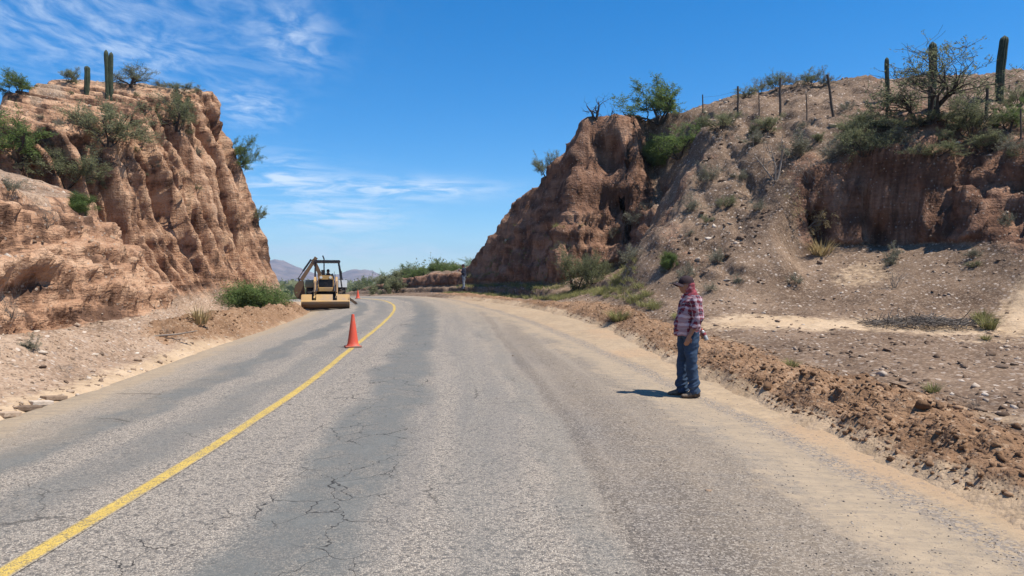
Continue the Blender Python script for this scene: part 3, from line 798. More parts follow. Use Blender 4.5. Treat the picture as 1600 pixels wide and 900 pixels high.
M_LEAF = dict(
    mesquite=leaf_material('mesquite_leaf', (0.125, 0.138, 0.068), (0.300, 0.305, 0.170)),
    green=leaf_material('green_leaf', (0.080, 0.125, 0.036), (0.215, 0.275, 0.100)),
    grey=leaf_material('grey_leaf', (0.125, 0.125, 0.085), (0.290, 0.275, 0.200), 0.2),
    straw=leaf_material('straw_blade', (0.26, 0.19, 0.09), (0.48, 0.38, 0.20), 0.3),
    olive=leaf_material('olive_blade', (0.12, 0.125, 0.05), (0.30, 0.28, 0.12), 0.3))
M_BARK = simple('dark_bark', (0.055, 0.042, 0.034), 0.9, scale=9, var=0.4)
M_GREYWOOD = simple('weathered_wood', (0.25, 0.205, 0.165), 0.9, scale=9, var=0.35)
M_TWIG = simple('grey_twig', (0.17, 0.145, 0.12), 0.9, scale=9, var=0.4)

def tubes(segs):
    """segs: list of polylines [(p, r), ...] -> vertices, quads (square section)"""
    V, F = [], []
    for line_ in segs:
        n = len(line_)
        base = len(V)
        for i, (p, r) in enumerate(line_):
            a = line_[max(0, i - 1)][0]; b = line_[min(n - 1, i + 1)][0]
            d = (b - a)
            if d.length < 1e-7: d = Vector((0, 0, 1))
            d.normalize()
            u = d.orthogonal().normalized(); v = d.cross(u)
            for k in range(4):
                an = k * math.pi / 2
                V.append(p + (u * math.cos(an) + v * math.sin(an)) * r)
        for i in range(n - 1):
            for k in range(4):
                q = base + i * 4; k2 = (k + 1) % 4
                F.append((q + k, q + k2, q + 4 + k2, q + 4 + k))
    return V, F

def leaves(pts, dirs, length, width, rng, spread=0.9):
    """one narrow four-cornered leaf per point"""
    P = np.array(pts, float); D = np.array(dirs, float)
    n = len(P)
    D = D + rng.normal(0, spread, (n, 3)); D /= np.linalg.norm(D, axis=1, keepdims=True)
    S = np.cross(D, rng.normal(0, 1, (n, 3))); S /= np.maximum(np.linalg.norm(S, axis=1, keepdims=True), 1e-6)
    L = (length * rng.uniform(0.6, 1.3, n))[:, None]; W = (width * rng.uniform(0.7, 1.3, n))[:, None]
    V = np.stack([P, P + D * L * 0.5 + S * W * 0.5, P + D * L, P + D * L * 0.5 - S * W * 0.5], 1).reshape(-1, 3)
    return V, np.arange(n * 4).reshape(n, 4)

def grow(seed, stems=5, tilt=(0.35, 1.0), up=0.12, wander=0.35, levels=3, kids=(5, 5), ratio=0.62, stem_len=0.5, r0=0.022, leaf=None, leaf_n=45, leaf_len=0.035, leaf_w=0.010, bare=0.0, droop=0.0, fuzz=0.018):
    """branching plant about one unit tall: (wood V, F, leaf V, F)"""
    rd = random.Random(seed); rng = np.random.default_rng(seed)
    lines, lp, ld = [], [], []
    def br(p, d, L, r, lev):
        n = 5 if lev < levels else 4
        pts = [(p.copy(), r)]
        for i in range(n):
            d = (d + Vector((rd.gauss(0, wander), rd.gauss(0, wander), rd.gauss(0, wander) + up - droop * (lev == levels))) * 0.5).normalized()
            p = p + d * (L / n)
            pts.append((p.copy(), max(r * (1 - 0.62 * (i + 1) / n), 0.0016)))
        lines.append(pts)
        if lev < levels:
            for k in range(kids[min(lev - 1, len(kids) - 1)]):
                t = rd.uniform(0.3, 1.0); j = min(n, max(1, int(t * n + 0.5)))
                q, rq = pts[j]
                dd = (d * rd.uniform(0.4, 1.1) + Vector((rd.gauss(0, 0.7), rd.gauss(0, 0.7), rd.gauss(0.1, 0.5)))).normalized()
                br(q, dd, L * ratio * rd.uniform(0.7, 1.2), max(rq * 0.62, 0.002), lev + 1)
        elif leaf and rd.random() > bare:
            for _ in range(leaf_n):
                t = rd.random() * (n - 0.01); j = int(t); f = t - j
                lp.append(pts[j][0].lerp(pts[j + 1][0], f) + Vector((rd.gauss(0, fuzz), rd.gauss(0, fuzz), rd.gauss(0, fuzz)))); ld.append(pts[j + 1][0] - pts[j][0])
                ld[-1] = ld[-1].normalized()
    for s in range(stems):
        a = 2 * math.pi * (s + rd.uniform(-0.3, 0.3)) / stems
        t = rd.uniform(*tilt)
        d = Vector((math.cos(a) * math.sin(t), math.sin(a) * math.sin(t), math.cos(t)))
        br(Vector((math.cos(a) * 0.03, math.sin(a) * 0.03, -0.03)), d, stem_len * rd.uniform(0.8, 1.2), r0 * rd.uniform(0.7, 1.2), 1)
    V, F = tubes(lines)
    V = np.array(V, float)
    top = max(V[:, 2].max(), 0.2); wid = max(np.percentile(np.abs(V[:, 0]), 99), np.percentile(np.abs(V[:, 1]), 99))
    V = V / np.array([wid * 2, wid * 2, top])
    out = [V, F, None, None]
    if lp:
        LP = np.array([tuple(p) for p in lp]) / np.array([wid * 2, wid * 2, top])
        out[2], out[3] = leaves(LP, [tuple(x) for x in ld], leaf_len, leaf_w, rng)
    return out

PLANTS = {}
def plant_kind(key, n, bark, leafmat, **kw):
    """a few growth forms of one kind; each is (trunk mesh, crown mesh)"""
    forms = []
    for i in range(n):
        V, F, LV, LF = grow(hash_seed(key) + i * 11, leaf=leafmat is not None, **kw)
        tr = mesh_np('trunk', V, np.array(F), bark)
        cr = mesh_np('crown', LV, LF, M_LEAF[leafmat], smooth=False) if LV is not None else None
        forms.append((tr, cr))
    PLANTS[key] = forms
def hash_seed(k): return sum((i + 3) * ord(c) for i, c in enumerate(k))

plant_kind('mesquite', 4, M_BARK, 'mesquite', stems=6, tilt=(0.2, 1.1), kids=(6, 6), leaf_n=42, leaf_len=0.034, leaf_w=0.009, r0=0.017, stem_len=0.5, wander=0.42)
plant_kind('palo_verde', 2, M_BARK, 'green', stems=5, tilt=(0.25, 1.05), kids=(6, 6), leaf_n=55, leaf_len=0.034, leaf_w=0.009, r0=0.018, up=0.16, wander=0.42)
plant_kind('thicket', 2, M_BARK, 'green', stems=12, tilt=(0.05, 1.35), kids=(5, 5), leaf_n=85, leaf_len=0.05, leaf_w=0.011, r0=0.008, stem_len=0.55, fuzz=0.06)
plant_kind('brittlebush', 3, M_TWIG, 'grey', stems=11, tilt=(0.1, 1.25), kids=(4,), levels=2, leaf_n=60, leaf_len=0.06, leaf_w=0.013, r0=0.008, stem_len=0.7, fuzz=0.04)
plant_kind('bare_tree', 3, M_BARK, None, stems=2, tilt=(0.1, 0.7), kids=(5, 4), levels=3, r0=0.035, wander=0.55)
plant_kind('bleached_tree', 1, M_GREYWOOD, None, stems=3, tilt=(0.2, 0.9), kids=(3, 3), levels=3, r0=0.045, wander=0.45, stem_len=0.7)
plant_kind('bare_bush', 2, M_TWIG, None, stems=12, tilt=(0.1, 1.2), kids=(4, 3), levels=3, r0=0.010, wander=0.5, stem_len=0.6)
plant_kind('old_mesquite', 1, M_BARK, 'mesquite', stems=6, tilt=(0.05, 1.05), up=0.16, kids=(6, 5, 4), levels=4, leaf_n=14, leaf_len=0.026, leaf_w=0.008, r0=0.032, wander=0.6, bare=0.45, stem_len=0.5, ratio=0.66, fuzz=0.014)
plant_kind('far_tree', 2, M_BARK, 'mesquite', stems=7, tilt=(0.1, 1.35), kids=(5, 5), leaf_n=50, leaf_len=0.05, leaf_w=0.018, r0=0.014, fuzz=0.035)
plant_kind('hanging_bush', 1, M_TWIG, 'straw', stems=9, tilt=(0.6, 1.5), kids=(4, 3), levels=3, leaf_n=16, leaf_len=0.05, leaf_w=0.008, r0=0.010, up=-0.05, droop=0.5)

def tuft_mesh(seed, n, mat, h=1.0, w=0.5):
    rng = np.random.default_rng(seed)
    a = rng.uniform(0, 2 * math.pi, n); r = np.sqrt(rng.uniform(0, 1, n)) * 0.22 * w
    b = np.stack([np.cos(a) * r, np.sin(a) * r, np.full(n, -0.03)], 1)
    lean = rng.uniform(0.1, 0.75, n); a2 = a + rng.normal(0, 0.6, n)
    L = h * rng.uniform(0.45, 1.0, n)
    d = np.stack([np.cos(a2) * lean * w, np.sin(a2) * lean * w, np.ones(n)], 1); d /= np.linalg.norm(d, axis=1, keepdims=True)
    s = np.stack([-np.sin(a2), np.cos(a2), np.zeros(n)], 1) * 0.013
    mid = b + d * L[:, None] * 0.55; tip = b + d * L[:, None] + np.stack([np.cos(a2), np.sin(a2), -0.5 * np.ones(n)], 1) * (0.22 * lean * L)[:, None] * w
    V = np.stack([b - s, b + s, mid + s * 0.8, mid - s * 0.8, tip + s * 0.15, tip - s * 0.15], 1).reshape(-1, 3)
    i = np.arange(n)[:, None] * 6
    F = np.concatenate([i + np.array([[0, 1, 2, 3]]), i + np.array([[3, 2, 4, 5]])])
    return mesh_np('blades', V, F, mat, smooth=False)
PLANTS['straw_tuft'] = [(None, tuft_mesh(5, 130, M_LEAF['straw'], 1.0, 0.9))]
PLANTS['olive_tuft'] = [(None, tuft_mesh(6 + i, 170, M_LEAF['olive'], 1.0, 0.9)) for i in range(2)]

def plant(name, kind, p, wd, ht, label, cat, group=None, form=None, tilt=0.0, rz=None):
    forms = PLANTS[kind]
    k = random.randrange(len(forms)) if form is None else form % len(forms)
    tr, cr = forms[k]
    if tr is None:
        o = bpy.data.objects.new(name, cr); link(o)
        o['label'] = label; o['category'] = cat
        if group: o['group'] = group
    else:
        o = empty(name, label=label, cat=cat, group=group)
        c = bpy.data.objects.new('trunk' if cr else 'branches', tr); link(c, o)
        if cr:
            c = bpy.data.objects.new('crown', cr); link(c, o)
    o.location = p - Vector((0, 0, 0.04))
    o.scale = (wd, wd, ht)
    o.rotation_euler = (0, tilt, random.uniform(0, 6.28) if rz is None else rz)
    return o

def rim(px):
    """ground point on the skyline at one bearing"""
    for py in range(60, 300, 3):
        p = sight(px, py)
        if p is not None and p.y < 60: return sight(px, py + 3) or p
    return None

def plant_px(name, kind, px, py, wpx, hpx, label, cat='shrub', group=None, form=None, xy=None, tilt=0.0):
    p = rim(px) if xy == 'rim' else (drop(*xy) if xy else sight(px, py))
    d = math.hypot(p.x, p.y) if p is not None else 40
    if p is None: return None
    dd = p.y
    return plant(name, kind, p, wpx * dd / FPX, hpx * dd / FPX, label, cat, group, form, tilt)

# left hillside
plant_px('mesquite_shrub', 'mesquite', 168, 226, 135, 84, 'wide branching mesquite below the two column cacti on the left hillside', form=0)
plant_px('mesquite_shrub', 'mesquite', 277, 203, 98, 72, 'upright mesquite on the rim of the tall left cliff', form=1)
plant_px('mesquite_shrub', 'palo_verde', 28, 252, 160, 88, 'green feathery shrub at the left edge above the layered slope', form=0)
plant_px('mesquite_shrub', 'mesquite', 104, 291, 120, 66, 'grey green shrub on the bench, lowest of the leafy left shrubs', form=2)
plant_px('brittlebush', 'brittlebush', 130, 262, 70, 40, 'pale grey bush between the mesquites on the left bench', form=0)
plant_px('mesquite_shrub', 'thicket', 122, 328, 46, 30, 'small bright green shrub on the crest of the light left slope', form=0)
plant_px('dry_bush', 'bare_bush', 75, 352, 60, 46, 'grey twiggy bush on the light slope near the left edge', form=0)
plant_px('brittlebush', 'brittlebush', 18, 300, 50, 30, 'low grey bush on the left slope at the picture edge', form=1)
plant_px('dry_bush', 'bare_bush', 18, 492, 70, 62, 'grey brown bush on the layered bank at the left edge', form=1)
plant_px('brittlebush', 'brittlebush', 48, 545, 46, 30, 'low grey bush at the foot of the layered bank', form=2)
plant_px('dry_bush', 'bare_bush', 98, 578, 60, 18, 'flat dead twigs on the stony verge near the left edge', form=0)
plant_px('dry_grass_clump', 'straw_tuft', 312, 503, 50, 34, 'straw coloured grass clump at the foot of the left bank', 'grass')
plant_px('dry_bush', 'bare_bush', 262, 520, 40, 20, 'small dead bush beside the straw clump', form=1)
plant_px('green_bush', 'thicket', 396, 479, 104, 58, 'dense bright green bush in the nook before the left cliff', 'bush', form=1, xy=(-11.4, 32.4))
plant_px('brittlebush', 'brittlebush', 437, 466, 30, 16, 'small pale bush at the foot of the left cliff near the digger', form=0)
plant_px('mesquite_tree', 'palo_verde', 30, 138, 84, 40, 'green tree on the left skyline at the picture edge', 'tree', form=1, xy='rim')
plant_px('mesquite_tree', 'mesquite', 112, 130, 46, 26, 'thin pale tree on the skyline left of the short cactus', 'tree', form=3, xy='rim')
plant_px('bare_mesquite_tree', 'old_mesquite', 205, 138, 84, 48, 'dark sparse tree on the skyline right of the tall cactus', 'tree', form=0, xy='rim')
plant_px('skyline_scrub', 'brittlebush', 250, 138, 40, 16, 'low scrub on the left skyline beside the dark tree', form=1, xy='rim')
plant_px('skyline_scrub', 'mesquite', 282, 138, 50, 17, 'low dark scrub in the middle of the left cliff top', form=2, xy='rim')
plant_px('skyline_scrub', 'brittlebush', 310, 141, 26, 13, 'rightmost low scrub on the left cliff top', form=2, xy='rim')
for (yy_, zz_, w_, h_, kd_, lab_) in ((45.3, 8.6, 2.2, 2.5, 'palo_verde', 'green bush growing out of the upper edge of the left cliff'), (45.2, 5.4, 1.0, 1.1, 'mesquite', 'small bush sticking out of the lower left cliff edge')):
    q_ = hit((-6.0, yy_, zz_), (-1, 0, 0))
    if q_ is not None: plant('mesquite_shrub', kd_, q_, w_, h_, lab_, 'shrub', form=0, tilt=0.5, rz=0.0)
# right hillside
plant_px('palo_verde_tree', 'palo_verde', 1032, 192, 150, 74, 'green tree with bare lower limbs at the left end of the right hilltop', 'tree', form=1)
plant_px('mesquite_shrub', 'palo_verde', 1062, 246, 120, 62, 'green shrub on the slope under the right hilltop tree', form=0)
plant_px('mesquite_shrub', 'thicket', 1012, 256, 60, 38, 'bright green shrub beside the top of the right cliff nose', form=0)
plant_px('mesquite_shrub', 'mesquite', 0, 0, 46, 44, 'small tree leaning out of the sloping right cliff edge', form=2, xy=(2.0, 42.4))
plant_px('bare_tree', 'bare_tree', 930, 188, 50, 38, 'small leafless tree on the tip of the right cliff', 'tree', form=0, xy='rim')
plant_px('bare_tree', 'bare_tree', 955, 188, 22, 20, 'tiny leafless tree right of the one on the cliff tip', 'tree', form=1, xy='rim')
plant_px('old_mesquite_tree', 'old_mesquite', 1450, 192, 230, 150, 'big dark twisted mesquite with bare branches on the right hill', 'tree', form=0)
for i, (x, y_, w_, h_, lab, kd) in enumerate([
    (1350, 242, 96, 66, 'leafy shrub left of the big twisted mesquite', 'mesquite'), (1405, 224, 70, 32, 'low shrub under the left branches of the big mesquite', 'brittlebush'),
    (1520, 214, 96, 60, 'broad green shrub right of the big mesquite', 'mesquite'), (1576, 205, 76, 56, 'green shrub below the leaning right cactus', 'palo_verde'),
    (1590, 165, 50, 40, 'shrub on the skyline at the right picture edge', 'mesquite'), (1246, 246, 84, 50, 'grey shrub on the slope above the bleached dead tree', 'brittlebush'),
    (1128, 203, 70, 34, 'low olive shrub between hilltop tree and fence', 'mesquite'), (1330, 216, 70, 38, 'olive shrub right of the leaning fence post', 'mesquite'),
    (1180, 225, 60, 26, 'low grey bush on the slope left of the bleached tree', 'brittlebush'), (1460, 245, 90, 30, 'low shrub at the rim above the shaded earth bank', 'mesquite'),
    (1105, 284, 50, 34, 'grey bush in the middle of the stony right slope', 'brittlebush'), (1082, 330, 46, 32, 'grey bush halfway down the stony right slope', 'brittlebush'),
    (1000, 348, 56, 34, 'grey bush beside the hollow in the right cliff', 'brittlebush'), (985, 412, 54, 34, 'olive bush low on the right slope', 'brittlebush'),
    (1045, 416, 30, 26, 'round yellow green bush low on the right slope above the worker', 'thicket'), (900, 455, 84, 78, 'broad green shrub at the foot of the right cliff nose', 'mesquite'), (922, 446, 60, 60, 'dark green shrub behind the broad one at the cliff foot', 'mesquite'),
    (1365, 205, 80, 40, 'olive shrub up-slope left of the slim cactus', 'mesquite'), (1420, 205, 90, 32, 'dense green shrub at the foot of the big mesquite', 'mesquite'), (1490, 200, 90, 36, 'green shrub under the right branches of the big mesquite', 'mesquite'),
    (1545, 235, 90, 40, 'low green shrub on the rim at the right end of the bank', 'mesquite'), (1590, 240, 60, 34, 'low shrub on the bank rim at the picture edge', 'brittlebush'), (1310, 248, 70, 36, 'grey shrub on the slope above the left end of the bank', 'brittlebush'),
    (1200, 205, 60, 30, 'olive shrub just below the middle fence posts', 'mesquite'), (958, 374, 40, 24, 'small green bush at the scree edge below the right cliff nose', 'brittlebush'), (940, 430, 36, 30, 'grey shrub right of the dense shrub at the cliff foot', 'mesquite')]):
    plant_px('hillside_shrub', kd, x, y_, w_, h_, lab, form=i)
plant_px('bleached_dead_tree', 'bleached_tree', 1212, 282, 110, 96, 'bleached dead tree with forked pale limbs on the right slope', 'tree', form=0)
plant_px('bare_bush', 'bare_bush', 1262, 282, 84, 54, 'grey leafless bush right of the bleached dead tree', form=0)
plant_px('hanging_bush', 'hanging_bush', 1262, 352, 90, 72, 'brown dry bush hanging beside the hollow in the right bank', form=0)
plant_px('dry_grass_clump', 'straw_tuft', 1284, 398, 56, 34, 'straw coloured clump below the hanging dry bush', 'grass')
plant_px('dry_bush', 'bare_bush', 1346, 378, 40, 22, 'pale dead bush at the foot of the shaded earth bank', form=1)
plant_px('dry_bush', 'bare_bush', 1398, 450, 60, 50, 'white dead twigs lying on the scree below the bank', form=0)
plant_px('olive_tuft', 'olive_tuft', 1535, 500, 40, 24, 'yellow green tuft behind its lower neighbour on the gravel flat', 'grass', form=0)
plant_px('olive_tuft', 'olive_tuft', 1545, 513, 44, 30, 'green tuft right of the brushwood heap', 'grass', form=1)
plant_px('olive_tuft', 'olive_tuft', 1541, 530, 22, 14, 'smallest tuft below the pair right of the brushwood heap', 'grass', form=0)
plant_px('olive_tuft', 'olive_tuft', 1457, 612, 32, 26, 'green tuft behind the dirt ridge left of the dry sprig', 'grass', form=1)
plant_px('olive_tuft', 'olive_tuft', 1236, 572, 34, 20, 'olive tuft on the crest of the dirt ridge', 'grass', form=0)
plant_px('dry_bush', 'bare_bush', 1526, 640, 40, 42, 'dry leafless sprig behind the dirt ridge at the right edge', form=1)
plant_px('olive_tuft', 'olive_tuft', 966, 499, 46, 22, 'pale green tuft on the ridge near the worker', 'grass', form=1)
plant_px('olive_tuft', 'olive_tuft', 1045, 412, 34, 26, 'yellow green tuft on the stony slope above the worker', 'grass', form=0)
ORD = ['first', 'second', 'third', 'fourth', 'fifth', 'sixth', 'seventh', 'eighth', 'ninth', 'tenth', 'eleventh', 'twelfth', 'thirteenth', 'fourteenth', 'fifteenth', 'sixteenth']
for i, (px_, dd_) in enumerate([(1168, 41.0), (1190, 42.0), (1215, 42.5), (1240, 42.8), (1266, 43.0), (1288, 42.6)]):
    x_ = (px_ - 800) / FPX * dd_
    plant_px('mound_scrub', ('mesquite', 'brittlebush')[i % 2], px_, 0, 40, 24 + (i % 3) * 5, ORD[i] + ' from the left in the row of low scrub along the right mound top', group='scrub on the right mound', form=i, xy='rim')
n_s = 0
for i in range(150):
    px_, py_ = random.uniform(985, 1600), random.uniform(165, 470)
    p = sight(px_, py_)
    if p is None or p.x < 4 or p.y < 17 or p.z < 1.2 or n_s >= 42: continue
    if 1290 < px_ < 1520 and 250 < py_ < 400: continue
    s_ = random.uniform(0.35, 0.8)
    kd_ = random.choice(['brittlebush', 'brittlebush', 'mesquite', 'bare_bush'])
    plant('scrub_plant', kd_, p, s_, s_ * random.uniform(0.5, 0.8), dict(brittlebush='small grey leaved', mesquite='small green leaved', bare_bush='small leafless twiggy')[kd_] + (' scrub plant high on the stony right hillside' if p.z > 5 else ' scrub plant low on the stony right hillside'), 'shrub', 'scrub plants on the right hillside'); n_s += 1
n_s = 0
for i in range(120):
    px_, py_ = random.uniform(0, 330), random.uniform(135, 330)
    p = sight(px_, py_)
    if p is None or p.z < 3.0 or n_s >= 26: continue
    s_ = random.uniform(0.3, 0.75)
    kd_ = random.choice(['brittlebush', 'mesquite', 'bare_bush'])
    plant('scrub_plant', kd_, p, s_, s_ * random.uniform(0.5, 0.9), dict(brittlebush='small grey leaved', mesquite='small green leaved', bare_bush='small leafless twiggy')[kd_] + (' scrub plant near the left hilltop' if p.z > 9 else ' scrub plant on the left bench below the hilltop'), 'shrub', 'scrub plants on the left hillside'); n_s += 1
# trees beyond the bend, outer side of the curve
far = [(718, 60, 50, 44), (700, 66, 50, 34), (684, 62, 44, 22), (668, 70, 48, 34), (652, 64, 46, 28), (640, 76, 52, 34), (628, 70, 46, 24), (614, 82, 48, 30), (600, 74, 44, 22), (588, 90, 44, 26), (574, 84, 36, 18), (563, 98, 34, 20), (608, 60, 40, 16), (548, 104, 30, 14), (660, 88, 54, 44), (690, 84, 56, 46)]
far.sort(key=lambda t: -t[0])
for i, (px_, dd_, wp, hp) in enumerate(far):
    x_ = (px_ - 800) / FPX * dd_
    p = drop(x_, dd_)
    top = 1.6 + (440 - (452 - hp)) / FPX * dd_                     # crown tops above the road crest
    plant('roadside_tree', 'far_tree' if i % 3 else 'palo_verde', p, wp * 1.35 * dd_ / FPX, max(1.6, top - p.z), ORD[i] + ' tree left of the right cliff in the green row beyond the bend', 'tree', 'trees beyond the bend', form=i)

# columnar cacti
def cactus_mesh(seed, h, r, ribs=11, lean=0.0):
    rd = random.Random(seed)
    n, m = 66, 26
    V, F = [], []
    for j in range(m + 1):
        t = j / m
        rr = r * (0.78 + 0.22 * math.sin(min(1, t * 1.9) * math.pi / 2))
        if t > 0.9: rr *= math.sqrt(max(0, 1 - ((t - 0.9) / 0.1) ** 2)) * 0.96 + 0.04
        rr *= 1 + 0.035 * math.sin(t * 17 + seed)
        for i in range(n):
            a = 2 * math.pi * i / n
            q = rr * (1 + 0.13 * math.cos(a * ribs))
            V.append((q * math.cos(a) + lean * t * t * h + 0.02 * math.sin(t * 5 + seed), q * math.sin(a), t * h - 0.1 * (1 - t)))
    for j in range(m):
        for i in range(n):
            F.append((j * n + i, j * n + (i + 1) % n, (j + 1) * n + (i + 1) % n, (j + 1) * n + i))
    return mesh_np('stem', V, np.array(F), M_CACTUS)
mc, g_, b_ = material('cactus_skin')
tc_ = g_.node('ShaderNodeTexCoord').outputs['Object']
cc = g_.ramp(g_.noise(tc_, 5, 5, 0.6), [(0.35, (0.026, 0.036, 0.020)), (0.65, (0.058, 0.070, 0.038))])
cc = g_.mix(g_.maprange(g_.voro(tc_, 26).outputs['Distance'], 0.22, 0.12, 0, 0.5), cc, (0.20, 0.18, 0.13))
g_.put(b_.inputs['Base Color'], cc); b_.inputs['Roughness'].default_value = 0.7
M_CACTUS = mc
def cactus(xy, stems, label, px=None):
    p = drop(*xy) if px is None else sight(*px)
    o = empty('column_cactus', p, label=label, cat='cactus')
    for i, (dx, dy, h, r, lean) in enumerate(stems):
        c = add('stem', cactus_mesh(len(bpy.data.objects) + i, h, r, lean=lean), o); c.location = (dx, dy, 0)
    return o
cactus(None, [(0, 0, 1.50, 0.125, 0.0)], 'short single column cactus on the left skyline', px=(136, 148))
cactus(None, [(-0.02, 0, 2.55, 0.10, -0.01), (0.15, 0.08, 2.46, 0.10, 0.0)], 'tall twin stemmed column cactus on the left skyline', px=(168, 154))
cactus(None, [(0, 0, 2.45, 0.138, 0.06)], 'thick column cactus leaning right on the right skyline', px=(1562, 160))
cactus(None, [(0, 0, 2.6, 0.125, 0.01)], 'column cactus rising through the crown of the big mesquite', px=(1456, 176))
cactus(None, [(0, 0, 1.7, 0.075, 0.0)], 'slim column cactus at the left side of the big mesquite', px=(1386, 156))

# brushwood heap on the gravel flat
def brush_heap():
    p = sight(1440, 508)
    o = empty('brushwood_heap', p, label='low heap of grey cut brushwood on the gravel flat', cat='brushwood')
    rd = random.Random(4)
    me = None
    for part_ in range(3):
        lines = []
        for i in range(240):
            a = rd.uniform(0, 6.28); rr = math.sqrt(rd.random())
            c = Vector((math.cos(a) * rr * 1.35, math.sin(a) * rr * 0.65, 0.02 + 0.22 * (1 - rr) * rd.random()))
            d = Vector((rd.gauss(0, 1), rd.gauss(0, 0.5), rd.gauss(0, 0.18))).normalized()
            L = rd.uniform(0.25, 0.8); pts = []
            for k in range(4):
                pts.append((c + d * (L * (k / 3 - 0.5)) + Vector((0, 0, 0.03 * rd.random())), 0.006 * rd.uniform(0.5, 1.6) * (1.2 - k * 0.25)))
            lines.append(pts)
        V, F = tubes(lines)
        add('twigs', mesh_np('twigs', [tuple(v) for v in V], np.array(F), (M_TWIG, M_BARK, M_GREYWOOD)[part_]), o)
brush_heap()

# grass on the verge below the right cliff: too many blades to count
def verge_grass():
    rng = np.random.default_rng(21)
    base = [tuft_mesh(40 + i, 26, M_LEAF['olive'], 1.0, 1.1) for i in range(3)]
    data = []
    for b_ in base:
        v = np.empty(len(b_.vertices) * 3, np.float32); b_.vertices.foreach_get('co', v)
        f = np.empty(len(b_.polygons) * 4, np.int32); b_.polygons.foreach_get('vertices', f)
        data.append((v.reshape(-1, 3), f.reshape(-1, 4)))
    Vs, Fs, nv = [], [], 0
    for i in range(1500):
        y = rng.uniform(19, 50); x = ER(y) + 1.5 + abs(rng.normal(0, 1.0)) * (0.6 + 0.05 * (y - 19))
        if perlin(x * 0.6, y * 0.4, 3.0) < -0.12 - 0.2 * sstep(24, 34, y): continue
        if polydist(np.array(x), np.array(y), FOOT_R) < -0.7: continue
        p = drop(float(x), float(y))
        v, f = data[i % 3]
        s = rng.uniform(0.12, 0.30); a = rng.uniform(0, 6.28); c_, s_ = math.cos(a), math.sin(a)
        Vs.append(np.stack([(v[:, 0] * c_ - v[:, 1] * s_) * s * 1.6 + p.x, (v[:, 0] * s_ + v[:, 1] * c_) * s * 1.6 + p.y, v[:, 2] * s + p.z], 1)); Fs.append(f + nv); nv += len(v)
    for b_ in base: bpy.data.meshes.remove(b_)
    add('verge_grass', mesh_np('verge_grass', np.concatenate(Vs), np.concatenate(Fs), M_LEAF['olive'], smooth=False), kind='stuff', label='pale green grass along the verge below the right cliff', category='grass')
verge_grass()
